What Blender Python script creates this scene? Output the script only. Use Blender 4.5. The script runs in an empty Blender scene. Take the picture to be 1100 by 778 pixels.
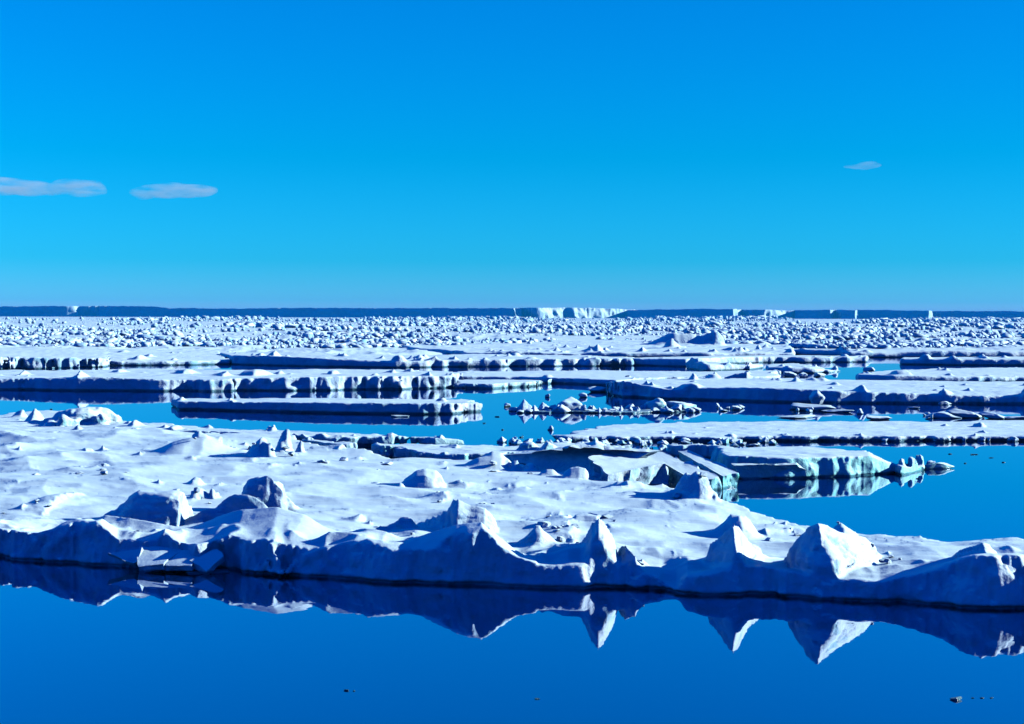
import bpy, math, time
import numpy as np
from mathutils import Matrix, Vector, Euler
T0 = time.time()
rng = np.random.RandomState(7)
scn = bpy.context.scene
col = scn.collection
F32 = np.float32

# ------------------------------------------------------------------ camera
HCAM, FPX, W0, H0 = 12.0, 1511.0, 1100.0, 778.0
PITCH = math.atan(50.0 / FPX)
ROLL = math.radians(0.16)
cam_d = bpy.data.cameras.new('camera')
cam = bpy.data.objects.new('camera', cam_d)
col.objects.link(cam)
cam_d.sensor_width = 36.0
cam_d.lens = FPX / W0 * 36.0
cam_d.clip_start = 0.5
cam_d.clip_end = 300000.0
CM = Matrix.Translation((0, 0, HCAM)) @ Matrix.Rotation(math.pi / 2 - PITCH, 4, 'X') @ Matrix.Rotation(ROLL, 4, 'Z')
cam.matrix_world = CM
scn.camera = cam
R3 = np.array(CM.to_3x3())

def ray(px, py):
    """photo pixel -> direction with y = 1"""
    px = np.asarray(px, float); py = np.asarray(py, float)
    d = np.stack([(px - W0 / 2) / FPX, -(py - H0 / 2) / FPX, -np.ones_like(px)], -1) @ R3.T
    return d[..., 0] / d[..., 1], d[..., 2] / d[..., 1]

def gnd(px, py, z=0.0):
    """photo pixel -> point on the level z"""
    rx, rz = ray(px, py)
    y = (z - HCAM) / rz
    return rx * y, y

def hgt(px, py, y):
    rx, rz = ray(px, py)
    return HCAM + rz * y

# ------------------------------------------------------------------ noise
_tab = rng.rand(4096).astype(F32) * 2 - 1
def noise(x, y, z, s=0):
    x = np.asarray(x, F32); y = np.asarray(y, F32); z = np.asarray(z, F32)
    xi = np.floor(x); yi = np.floor(y); zi = np.floor(z)
    fx = x - xi; fy = y - yi; fz = z - zi
    fx = fx * fx * (3 - 2 * fx); fy = fy * fy * (3 - 2 * fy); fz = fz * fz * (3 - 2 * fz)
    xi = xi.astype(np.int64); yi = yi.astype(np.int64); zi = zi.astype(np.int64)
    def h(a, b, c):
        n = (a * 73856093) ^ (b * 19349663) ^ (c * 83492791) ^ (s * 2654435)
        n = (n ^ (n >> 13)) * 1274126177
        return _tab[(n ^ (n >> 16)) & 4095]
    r = 0
    for a in (0, 1):
        wa = fx if a else 1 - fx
        for b in (0, 1):
            wb = fy if b else 1 - fy
            for c in (0, 1):
                wc = fz if c else 1 - fz
                r = r + wa * wb * wc * h(xi + a, yi + b, zi + c)
    return r

def fbm(x, y, z, o=3, s=0, g=0.5):
    r = 0; a = 1.0; f = 1.0
    for i in range(o):
        r = r + a * noise(x * f + 13.7 * i, y * f + 5.1 * i, z * f + 9.3 * i, s + i)
        a *= g; f *= 2.03
    return r

def ridged(x, y, z, o=3, s=0):
    r = 0; a = 1.0; f = 1.0
    for i in range(o):
        r = r + a * (1 - 2 * np.abs(noise(x * f + 3.7 * i, y * f + 5.1 * i, z * f + 1.3 * i, s + i)))
        a *= 0.5; f *= 2.1
    return r

def smax(a, b, k):
    h = np.maximum(k - np.abs(a - b), 0) / k
    return np.maximum(a, b) + h * h * k * 0.25
def sstep(t):
    t = np.clip(t, 0, 1)
    return t * t * (3 - 2 * t)

# ------------------------------------------------------------------ surface nets
def nets(Fv):
    S = Fv < 0
    nx, ny, nz = S.shape
    a = S[:-1, :-1, :-1]
    anyS = a.copy(); allS = a.copy()
    for dx in (0, 1):
        for dy in (0, 1):
            for dz in (0, 1):
                b = S[dx:nx - 1 + dx, dy:ny - 1 + dy, dz:nz - 1 + dz]
                anyS |= b; allS &= b
    act = anyS & ~allS
    del anyS, allS
    ci, cj, ck = np.nonzero(act)
    idm = np.full(act.shape, -1, np.int32)
    idm[ci, cj, ck] = np.arange(len(ci), dtype=np.int32)
    C = {}
    for dx in (0, 1):
        for dy in (0, 1):
            for dz in (0, 1):
                C[dx, dy, dz] = Fv[ci + dx, cj + dy, ck + dz]
    acc = np.zeros((len(ci), 3)); cnt = np.zeros(len(ci))
    keys = list(C)
    for p in keys:
        for ax in range(3):
            if p[ax] == 0:
                q = list(p); q[ax] = 1; q = tuple(q)
                fa, fb = C[p], C[q]
                m = (fa < 0) != (fb < 0)
                t = np.where(m, fa / np.where(m, fa - fb, 1), 0)
                for k in range(3):
                    acc[:, k] += np.where(m, p[k] + (t if k == ax else 0), 0)
                cnt += m
    V = acc / cnt[:, None] + np.stack([ci, cj, ck], 1)
    quads = []
    for ax in range(3):
        sl0 = [slice(None)] * 3; sl1 = [slice(None)] * 3
        sl0[ax] = slice(0, -1); sl1[ax] = slice(1, None)
        s0 = S[tuple(sl0)]; s1 = S[tuple(sl1)]
        e = np.argwhere(s0 != s1)
        b, c = (ax + 1) % 3, (ax + 2) % 3
        ok = (e[:, b] > 0) & (e[:, c] > 0) & (e[:, b] < S.shape[b] - 1) & (e[:, c] < S.shape[c] - 1)
        e = e[ok]
        ins = s0[e[:, 0], e[:, 1], e[:, 2]]
        def cell(db, dc):
            q = e.copy(); q[:, b] += db; q[:, c] += dc
            return idm[q[:, 0], q[:, 1], q[:, 2]]
        Q = np.stack([cell(-1, -1), cell(0, -1), cell(0, 0), cell(-1, 0)], 1)
        Q[~ins] = Q[~ins][:, ::-1]
        quads.append(Q)
    return V, np.concatenate(quads)

def mesh_from(name, V, Fc, mat, smooth=True):
    me = bpy.data.meshes.new(name)
    nv, nf = len(V), len(Fc)
    k = Fc.shape[1]
    me.vertices.add(nv)
    me.vertices.foreach_set('co', np.ascontiguousarray(V, dtype=F32).ravel())
    me.loops.add(nf * k)
    me.loops.foreach_set('vertex_index', np.ascontiguousarray(Fc, dtype=np.int32).ravel())
    me.polygons.add(nf)
    me.polygons.foreach_set('loop_start', np.arange(0, nf * k, k, dtype=np.int32))
    me.polygons.foreach_set('loop_total', np.full(nf, k, dtype=np.int32))
    if smooth:
        me.polygons.foreach_set('use_smooth', np.ones(nf, dtype=bool))
    me.update(calc_edges=True)
    me.materials.append(mat)
    return me

def link(name, me, parent=None, loc=(0, 0, 0)):
    o = bpy.data.objects.new(name, me)
    o.location = loc
    col.objects.link(o)
    if parent: o.parent = parent
    return o
def tag(o, label=None, cat=None, group=None, kind=None):
    if label: o['label'] = label
    if cat: o['category'] = cat
    if group: o['group'] = group
    if kind: o['kind'] = kind
    return o

# ------------------------------------------------------------------ materials
def nodes_of(m):
    m.use_nodes = True
    nt = m.node_tree; nt.nodes.clear()
    return nt, nt.nodes.new, nt.links.new

def ice_mat(name, scale=1.0, snow=(0.72, 0.93, 0.97), ice=(0.60, 0.76, 0.90), deep=(0.10, 0.48, 0.62), deep_amt=0.5, wet=True, bump=0.35):
    m = bpy.data.materials.new(name)
    nt, N, L = nodes_of(m)
    out = N('ShaderNodeOutputMaterial'); bs = N('ShaderNodeBsdfPrincipled')
    L(bs.outputs[0], out.inputs[0])
    geo = N('ShaderNodeNewGeometry'); tc = N('ShaderNodeTexCoord')
    sep = N('ShaderNodeSeparateXYZ'); L(geo.outputs['True Normal'], sep.inputs[0])
    def noi(sc, det=3, rough=0.5, vec=None, dist=0):
        n = N('ShaderNodeTexNoise'); n.inputs['Scale'].default_value = sc / scale
        n.inputs['Detail'].default_value = det; n.inputs['Roughness'].default_value = rough
        n.inputs['Distortion'].default_value = dist
        L(vec or tc.outputs['Object'], n.inputs['Vector'])
        return n.outputs['Fac']
    def mr(v, a, b, c, d, smooth=True):
        n = N('ShaderNodeMapRange'); n.interpolation_type = 'SMOOTHSTEP' if smooth else 'LINEAR'
        L(v, n.inputs[0])
        for i, q in enumerate((a, b, c, d)): n.inputs[i + 1].default_value = q
        return n.outputs[0]
    def mth(op, a, b):
        n = N('ShaderNodeMath'); n.operation = op
        for i, v in enumerate((a, b)):
            if isinstance(v, (int, float)): n.inputs[i].default_value = v
            else: L(v, n.inputs[i])
        return n.outputs[0]
    def mix(f, a, b):
        n = N('ShaderNodeMix'); n.data_type = 'RGBA'
        if isinstance(f, (int, float)): n.inputs[0].default_value = f
        else: L(f, n.inputs[0])
        for i, v in ((6, a), (7, b)):
            if isinstance(v, tuple): n.inputs[i].default_value = (*v, 1)
            else: L(v, n.inputs[i])
        return n.outputs[2]
    n1 = noi(0.9, 4, 0.55)
    # bare ice shows where it is too steep for snow to lie
    steep = mr(mth('ADD', sep.outputs[2], mth('MULTIPLY', mth('SUBTRACT', n1, 0.5), 0.5)), 0.40, 0.66, 1, 0)
    n2 = noi(0.55, 3, 0.6, dist=0.6)
    deepf = mth('MULTIPLY', mth('MULTIPLY', mr(n2, 0.50, 0.66, 0, 1), deep_amt), steep)
    n5 = noi(0.28, 3, 0.55, dist=0.8)
    ice_v = mix(mr(n5, 0.40, 0.62, 0, 0.7), ice, (ice[0] * 0.5, ice[1] * 0.68, ice[2] * 0.86))
    c = mix(steep, snow, ice_v)
    # faint tone differences in the snow cover (wind crust)
    n3 = noi(0.35, 5, 0.6)
    c = mix(mr(n3, 0.45, 0.75, 0, 0.2), c, (0.56, 0.72, 0.9))
    c = mix(deepf, c, deep)
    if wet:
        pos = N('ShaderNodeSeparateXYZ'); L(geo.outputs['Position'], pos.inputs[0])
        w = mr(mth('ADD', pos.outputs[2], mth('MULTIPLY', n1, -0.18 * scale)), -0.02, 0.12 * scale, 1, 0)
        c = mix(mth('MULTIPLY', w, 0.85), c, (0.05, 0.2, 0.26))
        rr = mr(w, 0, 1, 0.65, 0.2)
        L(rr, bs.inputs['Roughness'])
    else:
        bs.inputs['Roughness'].default_value = 0.65
    L(c, bs.inputs['Base Color'])
    bs.inputs['Specular IOR Level'].default_value = 0.35
    # bumps: grain everywhere, flakes and pits on bare ice
    b1 = noi(9, 4, 0.6); b2 = noi(2.2, 5, 0.62)
    mp = N('ShaderNodeMapping'); mp.inputs['Scale'].default_value = (0.25, 1.2, 1)
    L(tc.outputs['Object'], mp.inputs[0])
    b3 = noi(2.0, 4, 0.55, mp.outputs[0])
    vo = N('ShaderNodeTexVoronoi'); vo.inputs['Scale'].default_value = 1.4 / scale; vo.feature = 'F1'
    L(tc.outputs['Object'], vo.inputs['Vector'])
    hs = mth('ADD', mth('MULTIPLY', b1, 0.035), mth('MULTIPLY', b3, 0.16))
    hi = mth('ADD', mth('MULTIPLY', b2, 0.30), mth('MULTIPLY', vo.outputs['Distance'], 0.22))
    hh = mth('ADD', hs, mth('MULTIPLY', hi, mth('ADD', mth('MULTIPLY', steep, 0.9), 0.04)))
    bp = N('ShaderNodeBump'); bp.inputs['Strength'].default_value = 1.0
    bp.inputs['Distance'].default_value = bump * scale
    L(hh, bp.inputs['Height']); L(bp.outputs[0], bs.inputs['Normal'])
    return m

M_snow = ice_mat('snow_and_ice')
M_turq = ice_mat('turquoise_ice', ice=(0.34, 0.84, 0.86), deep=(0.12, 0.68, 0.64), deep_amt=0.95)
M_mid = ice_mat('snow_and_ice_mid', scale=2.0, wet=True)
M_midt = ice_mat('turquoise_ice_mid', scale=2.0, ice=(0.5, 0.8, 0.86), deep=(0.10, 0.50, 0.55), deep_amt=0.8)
M_far = ice_mat('pack_ice', scale=4.0, wet=False, ice=(0.40, 0.64, 0.88))
M_berg = ice_mat('glacier_ice', scale=30.0, ice=(0.60, 0.85, 0.97), deep=(0.55, 0.85, 0.95), deep_amt=0.3, wet=False, bump=0.25)

# ------------------------------------------------------------------ polygon distance (2D, signed: negative inside)
def poly_sd(X, Y, P):
    P = np.asarray(P, float)
    d2 = np.full(X.shape, 1e12, F32)
    ins = np.zeros(X.shape, bool)
    for (ax, ay), (bx, by) in zip(P, np.roll(P, -1, 0)):
        ex, ey = bx - ax, by - ay
        wx, wy = X - ax, Y - ay
        t = np.clip((wx * ex + wy * ey) / max(ex * ex + ey * ey, 1e-9), 0, 1)
        dx, dy = wx - t * ex, wy - t * ey
        d2 = np.minimum(d2, dx * dx + dy * dy)
        c = ((ay > Y) != (by > Y))
        with np.errstate(divide='ignore', invalid='ignore'):
            xi = ax + (Y - ay) / (by - ay if abs(by - ay) > 1e-9 else 1e-9) * ex
        ins ^= c & (X < xi)
    d = np.sqrt(d2)
    return np.where(ins, -d, d)

# ------------------------------------------------------------------ raised forms on a floe
def ridge(H, X, Y, pts, by, zb, df, db, prof='tent', k=0.25, warp=0.12, s=0, pw=1.0, off=None, vee=0.0):
    """a hummock whose outline (photo pixels) stands at the distance of its base row"""
    p = np.array(pts, float)
    if isinstance(by, (int, float)): by = (by, by)
    byp = np.interp(p[:, 0], [p[0, 0], p[-1, 0]], by)
    rx, rz = ray(p[:, 0], byp)
    y0 = (zb - HCAM) / rz if off is None else -HCAM / rz + off
    rx2, rz2 = ray(p[:, 0], p[:, 1])
    xs = rx2 * y0
    zs = HCAM + rz2 * y0
    hmax = zs.max() - zb
    m = warp
    wx = X + m * noise(X * 0.9, Y * 0.9, 0 * X + s, 31 + s) + 0.4 * m * noise(X * 2.6, Y * 2.6, 0 * X + s, 37 + s)
    wy = Y + 2 * m * noise(X * 0.8, Y * 0.8, 0 * X + s, 57 + s)
    ym = np.interp(wx, xs, y0)
    yy = ym + vee * np.abs(wx - xs[zs.argmax()])
    wx = wx * ym / yy
    S = HCAM + (np.interp(wx, xs, zs) - HCAM) * yy / ym
    out = np.maximum(xs[0] - wx, wx - xs[-1])
    zend = HCAM + (zb - HCAM) * yy / ym
    S = np.where(out > 0, zb, S) - (zend - zb) * np.clip(1 - (np.interp(wx, xs, zs) - zb) / max(hmax, 1e-3), 0, 1)
    rel = np.clip((S - zb) / max(hmax, 1e-3), 0, 1)
    sc = 0.4 + 0.6 * rel
    t = (wy - yy) / np.where(wy > yy, db, df) / sc
    at = np.abs(t)
    if prof == 'tent': pr = 1 - at ** pw
    elif prof == 'dome': pr = np.where(at < 1, np.sqrt(np.clip(1 - at * at, 0, 1)), 1 - at)
    else:  # bell with concave skirt
        pr = np.where(at < 1, 0.62 * (1 - at) ** 1.6 + 0.38 * (1 - at * at), 1 - at)
    Hf = zb + np.where(pr > 0, np.maximum(S - zb, 0) * pr, pr * 0.6) - np.maximum(out, 0) * 3.0
    grow = Hf > H + 0.10 * hmax
    return smax(H, Hf, k), grow

def plateau(H, X, Y, px, z, edge=4.0, k=0.15, wob=0.3):
    a = np.array(px, float)
    x, y = gnd(a[:, 0], a[:, 1], z)
    d = poly_sd(X, Y, np.stack([x, y], 1)) + wob * fbm(X * 0.7, Y * 0.7, 0 * X, 3, 91)
    Hf = z - np.maximum(d, 0) * edge
    return smax(H, Hf, k), (Hf > H + 0.1)

# ------------------------------------------------------------------ one floe
def floe(name, front, back, h, label, cat='ice floe', mat=None, feats=(), rough=0.12, rim=None, lean=0.15, und=0.12,
         du=0.00095, dz=None, dt=None, zmax=None, topn=0.03, group=None, crag=None, blend=5.0, sas=0.0, uclip=0.43,
         undercut=0.22, kk=None, fl=1.0, dtmax=0.006, tfine=4.0, drift=None, lumps=0):
    t_ = time.time()
    mat = mat or M_mid
    fr = np.array(front, float); bk = np.array(back, float)
    hx = np.array(h if not isinstance(h, (int, float)) else [(0, h), (1100, h)], float)
    hm = float(hx[:, 1].mean())
    fx, fy = gnd(fr[:, 0], fr[:, 1], 0.0)
    bx, by = gnd(bk[:, 0], bk[:, 1], hm)
    P = np.concatenate([np.stack([fx, fy], 1), np.stack([bx, by], 1)[::-1]])
    U = P[:, 0] / P[:, 1]
    D0 = float(fy.min())
    dz = dz or D0 * 0.0009 * fl; dt = dt or D0 * 0.0016 * fl
    pad = 1.5 * D0 / 100 + 0.8
    u0, u1 = max(U.min() - pad / D0, -uclip), min(U.max() + pad / D0, uclip)
    us = np.arange(u0, u1, du * fl).astype(F32)
    o = np.argsort(fx / fy)
    yf = np.interp(us, (fx / fy)[o], fy[o]).astype(F32) - pad
    ext = by.max() - yf.min() + pad * 1.5
    ts = [0.0]; st = dt
    while ts[-1] < ext:
        ts.append(ts[-1] + st)
        if ts[-1] > tfine * D0 / 60: st = min(st * 1.04, D0 * dtmax * (1 + ts[-1] / D0))
    ts = np.array(ts, F32)
    Y = yf[:, None] + ts[None, :]
    X = us[:, None] * Y
    PX = us * FPX + 550     # approx photo column of each grid column
    Z0 = 0 * X
    base = np.interp(PX, hx[:, 0], hx[:, 1]).astype(F32)[:, None] + Z0
    Hh = base + und * fbm(X * 0.11, Y * 0.11, Z0, 3, 3) + topn * fbm(X * 0.7, Y * 1.1, Z0, 3, 5)
    if sas:
        Hh += sas * ridged(X * 0.16 + 0.25 * Y * 0.16, Y * 0.5, Z0, 3, 8) * (0.5 + 0.5 * noise(X * .07, Y * .07, Z0, 9))
    d2 = poly_sd(X, Y, P)
    wob = fbm(X * 0.22 * 100 / max(D0, 60), Y * 0.22 * 100 / max(D0, 60), Z0, 3, 11)
    d2 = d2 + 0.5 * (D0 / 100) ** 0.6 * wob
    if rim is not None:
        rm = np.array(rim, float)
        ryf = np.interp(rm[:, 0], fr[:, 0], fr[:, 1])
        _, ry = gnd(rm[:, 0], ryf, 0.0)
        rz = hgt(rm[:, 0], rm[:, 1], ry + 0.2)
        rzz = np.interp(PX, rm[:, 0], rz).astype(F32)[:, None]
        depth = Y - (yf[:, None] + pad)
        wgt = 1 - sstep(depth / blend)
        Hh = Hh * (1 - wgt) + (rzz + topn * fbm(X * 1.3, Y * 1.3, Z0, 3, 6)) * wgt
    if drift is not None: Hh = drift(Hh, X, Y, d2)
    own = np.zeros(X.shape, np.uint8)
    amp = np.zeros(X.shape, F32)
    feats = list(feats)
    for _ in range(lumps):
        q0 = rng.rand(); cx_ = rng.uniform(max(min(fr[:, 0]), -20), min(max(fr[:, 0]), 1120))
        r0 = np.interp(cx_, fr[:, 0], fr[:, 1]); r1 = np.interp(cx_, bk[:, 0], bk[:, 1]); _, dd_ = gnd(cx_, r0); r0 -= hm * FPX / dd_
        w_ = rng.gamma(2, 3.0) + 5; feats.append(pk(cx_, r1 + (r0 - r1) * (q0 if q0 > .3 else 0.97), w_, w_ * rng.uniform(.15, .4), rng.uniform(-.2, .3)))
    for i, f in enumerate(feats):
        f = dict(f)
        nm = f.pop('name', None); fn = f.pop('fn', 'ridge'); am = f.pop('amp', 0.07)
        if fn == 'ridge':
            p = np.array(f['pts'], float)
            cxs, cys = gnd(p[:, 0], np.full(len(p), float(np.mean(f['by']))), f.setdefault('zb', hm))
            mg = max(f['df'], f['db']) * 1.6 + 2.5
            ii = np.nonzero((us > (cxs.min() - mg) / cys.mean()) & (us < (cxs.max() + mg) / cys.mean()))[0]
            if len(ii) == 0: continue
            sl = slice(ii[0], ii[-1] + 1)
            Hn, g = ridge(Hh[sl], X[sl], Y[sl], s=i, **f)
            near = (Y[sl] > cys.min() - mg * 2 - 3) & (Y[sl] < cys.max() + mg * 2 + 3)
            Hh[sl] = np.where(near, Hn, Hh[sl]); g = g & near
        else:
            sl = slice(None)
            Hh, g = plateau(Hh, X, Y, **f)
        if nm is not None:
            o2 = own[sl]; o2[g] = i + 1
        a2 = amp[sl]; a2[g] = np.maximum(a2[g], am)
    gy = np.gradient(Hh, axis=1) / np.gradient(Y, axis=1)
    gx = np.gradient(Hh, axis=0) / np.maximum(np.gradient(X, axis=0), 1e-4)
    gn = np.sqrt(1 + np.minimum(gx * gx + gy * gy, 60))
    zt = (zmax or float(Hh[d2 < 0.3].max()) + 0.35)
    zs = np.arange(-0.45, zt + dz, dz).astype(F32)
    Fv = (zs[None, None, :] - Hh[:, :, None]) / gn[:, :, None]
    # wall: crenellated, leaning back, undercut at the waterline
    roughx = rough if not isinstance(rough, (int, float)) else [(0, rough), (1100, rough)]
    rf = np.interp(PX, [q[0] for q in roughx], [q[1] for q in roughx]).astype(F32)
    wi, wj = np.nonzero(d2 > -3.5 * max(1.0, float(rf.max())) - 0.6)
    if len(wi):
        xx = X[wi, wj][:, None]; yy = Y[wi, wj][:, None]; zz = zs[None, :]
        q = (D0 / 100) ** 0.6
        mod = 0.45 + 1.1 * np.abs(noise(xx / q * 0.09, yy / q * 0.09, 0 * zz + 0 * xx, 27))
        colm = mod * (np.abs(noise(xx / q * 0.31, yy / q * 0.31, zz / q * 0.15, 21)) * 1.8 + 0.8 * noise(xx / q * 0.8, yy / q * 0.8, zz / q * 0.3, 29)
                + 0.5 * noise(xx / q * 1.5, yy / q * 1.5, zz / q * 0.35, 22) + 0.3 * noise(xx / q * 4, yy / q * 4, zz / q * 1.2, 23)
                + 0.35 * noise(xx / q * 1.2, yy / q * 0.8, zz / q * 1.6, 24))
        dw = d2[wi, wj][:, None] + lean * zz + rf[wi][:, None] * colm - 0.1
        dw = dw + undercut * (1 - sstep((zz + 0.02) / 0.22))
        Fv[wi, wj, :] = smax(Fv[wi, wj, :], dw, kk or 0.12 * max(1, D0 / 100))
        del colm, dw
    # fine 3D displacement near the surface
    band = 0.35
    idx = np.nonzero((np.abs(Fv) < band) & (zs > 0.0)[None, None, :])
    A = 0.012 + amp[idx[0], idx[1]] + np.clip((d2[idx[0], idx[1]] + 1.2) * 0.08, 0, 0.07)
    gg = np.clip(1 - 1 / gn[idx[0], idx[1]], 0, 1)
    A = A * (0.3 + 0.7 * gg)
    x3 = X[idx[0], idx[1]]; y3 = Y[idx[0], idx[1]]; z3 = zs[idx[2]]
    nz3 = ridged(x3 * 1.1, y3 * 1.1, z3 * 1.3, 3, 41) * 0.7 + fbm(x3 * 0.6, y3 * 0.6, z3 * 0.8, 2, 43)
    Fv[idx] += A * nz3
    Fv = np.maximum(Fv, (-0.35 - zs)[None, None, :])
    Fv[0] = 1; Fv[-1] = 1; Fv[:, 0] = 1; Fv[:, -1] = 1
    V, Q = nets(Fv)
    iu = np.interp(V[:, 0], np.arange(len(us)), us)
    i0 = V[:, 0]
    yfv = np.interp(i0, np.arange(len(us)), yf)
    tv = np.interp(V[:, 1], np.arange(len(ts)), ts)
    yv = yfv + tv; xv = iu * yv
    zv = np.interp(V[:, 2], np.arange(len(zs)), zs)
    W = np.stack([xv, yv, zv], 1)
    cx, cy = float(xv.mean()), float(yf.min() + pad)
    W -= (cx, cy, 0)
    ow = own[np.clip(V[:, 0].astype(int), 0, len(us) - 1), np.clip(V[:, 1].astype(int), 0, len(ts) - 1)]
    if np.any(own):
        root = bpy.data.objects.new(name, None); root.location = (cx, cy, 0); col.objects.link(root)
        # shared normals so the joins between the parts cannot be seen
        a = W[Q[:, 0]]; b = W[Q[:, 1]]; c = W[Q[:, 2]]; d = W[Q[:, 3]]
        fn_ = np.cross(c - a, d - b)
        vn = np.zeros_like(W)
        for k in range(4): 
            for ax in range(3): vn[:, ax] += np.bincount(Q[:, k], fn_[:, ax], len(W))
        vn /= np.maximum(np.linalg.norm(vn, axis=1), 1e-9)[:, None]
        qo = ow[Q]
        fo = np.where((qo[:, 0] == qo[:, 2]) | (qo[:, 0] == qo[:, 1]), qo[:, 0], qo[:, 3])
        for kk_ in np.unique(fo):
            if kk_ == 0: continue
            fi = np.nonzero(fo == kk_)[0]; q = Q[fi]
            ui, inv = np.unique(q, return_inverse=True); inv = inv.reshape(q.shape)
            lab = np.arange(len(ui))
            while True:
                mn = lab[inv].min(1); new = lab.copy()
                for c_ in range(4): np.minimum.at(new, inv[:, c_], mn)
                new = new[new]
                if (new == lab).all(): break
                lab = new
            fl_ = lab[inv[:, 0]]; cnt = np.bincount(fl_, minlength=len(ui))
            bad = fl_ != cnt.argmax()
            if cnt.max() < 30: bad[:] = True
            fo[fi[bad]] = 0
        for kk_ in np.unique(fo):
            q = Q[fo == kk_]
            ui, inv = np.unique(q, return_inverse=True)
            nm = 'snow_slab' if kk_ == 0 else feats[kk_ - 1]['name']
            me = mesh_from(nm, W[ui], inv.reshape(q.shape), mat)
            me.normals_split_custom_set_from_vertices(vn[ui].astype(float).tolist())
            link(nm, me, root)
    else:
        me = mesh_from(name, W, Q, mat)
        root = link(name, me, None, (cx, cy, 0))
    tag(root, label, cat, group)
    floe.last = (us, yf, ts, np.where(d2 > -1.2, -1.0, Hh))
    print('FLOE', name, Fv.shape, len(W), round(time.time() - t_, 1))
    return root

def R(name, pts, by, df, db, **k):
    d = dict(name=name, pts=pts, by=by, df=df, db=db); d.update(k); return d

# little peak from centre, base row, width, height in photo pixels; skew<0: tip to the left
def pk(cx, by, w, h, skew=0.15, prof='tent', deep=None, name=None, **k):
    ctr = (cx + skew * w, by - h)
    dd = (w * 0.5 * (HCAM / max(by - 339, 5))) * 1.0
    pts = [(cx - w / 2, by + 1), (cx - w * 0.22, by - h * 0.5), ctr, (cx + skew * w + w * 0.14, by - h * 0.72), (cx + w / 2, by + 1)]
    if 'amp' not in k:
        typ = rng.randint(4)
        if typ == 0: prof = 'dome'; pts = [(cx - w / 2, by + 1), (cx - w * .3, by - h * .7), (cx, by - h * .9), (cx + w * .2, by - h * .8), (cx + w / 2, by + 1)]
        elif typ == 1: prof = 'bell'; pts = [(cx - w * .7, by + 1), (cx - w * .3, by - h * .35), (cx + w * .1, by - h * 1.05), (cx + w * .2, by - h * .4), (cx + w * .45, by + 1)]
        elif typ == 2: pts = [(cx - w * .5, by + 1), (cx - w * .25, by - h * .9), (cx - w * .1, by - h * .55), (cx + w * .12, by - h), (cx + w * .5, by + 1)]
        dd *= rng.uniform(.6, 1.5)
    f = dict(pts=pts, by=by, df=dd * 0.9, db=dd * 1.1, prof=prof, k=0.15, warp=0.16, amp=rng.uniform(.03, .11), vee=rng.uniform(.2, .9))
    if name: f['name'] = name
    f.update(k); return f

WATER_BODY = (0.0, 0.006, 0.035, 1)
WATER_TINT = (0.76, 0.80, 0.93, 1)
WATER_POW = 1.3
CLOUD_D = 0.0011
HAZE_D = 0.00006
# ================================================================== the near floe
main_front = [(-160, 590), (-60, 597), (0, 601), (80, 606), (160, 612), (246, 616), (340, 621), (464, 628), (550, 631), (640, 632), (712, 634), (724, 637), (732, 638), (780, 639), (830, 640), (890, 644), (955, 648), (1030, 652), (1090, 654), (1180, 660), (1300, 668)]
main_back = [(-160, 470), (45, 467), (160, 465.5), (262, 465), (310, 466), (335, 474), (363, 481), (400, 487), (440, 493), (492, 496), (545, 497), (600, 506), (655, 514), (700, 521), (770, 532), (783, 539), (820, 549), (880, 561), (960, 572), (1050, 583), (1110, 590), (1200, 600), (1300, 612)]
main_rim = [(-160, 560), (0, 567), (30, 571), (55, 574), (90, 566), (108, 568), (125, 580), (160, 586), (230, 585), (270, 584), (295, 584), (304, 592), (332, 593), (350, 590), (395, 588), (430, 594), (465, 601), (500, 610), (512, 607), (545, 611), (600, 610), (660, 609), (690, 616), (710, 622), (722, 632), (728, 634), (740, 622), (820, 614), (860, 622), (900, 626), (948, 630), (985, 625), (1015, 616), (1035, 609), (1060, 606), (1100, 606), (1300, 612)]
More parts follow.
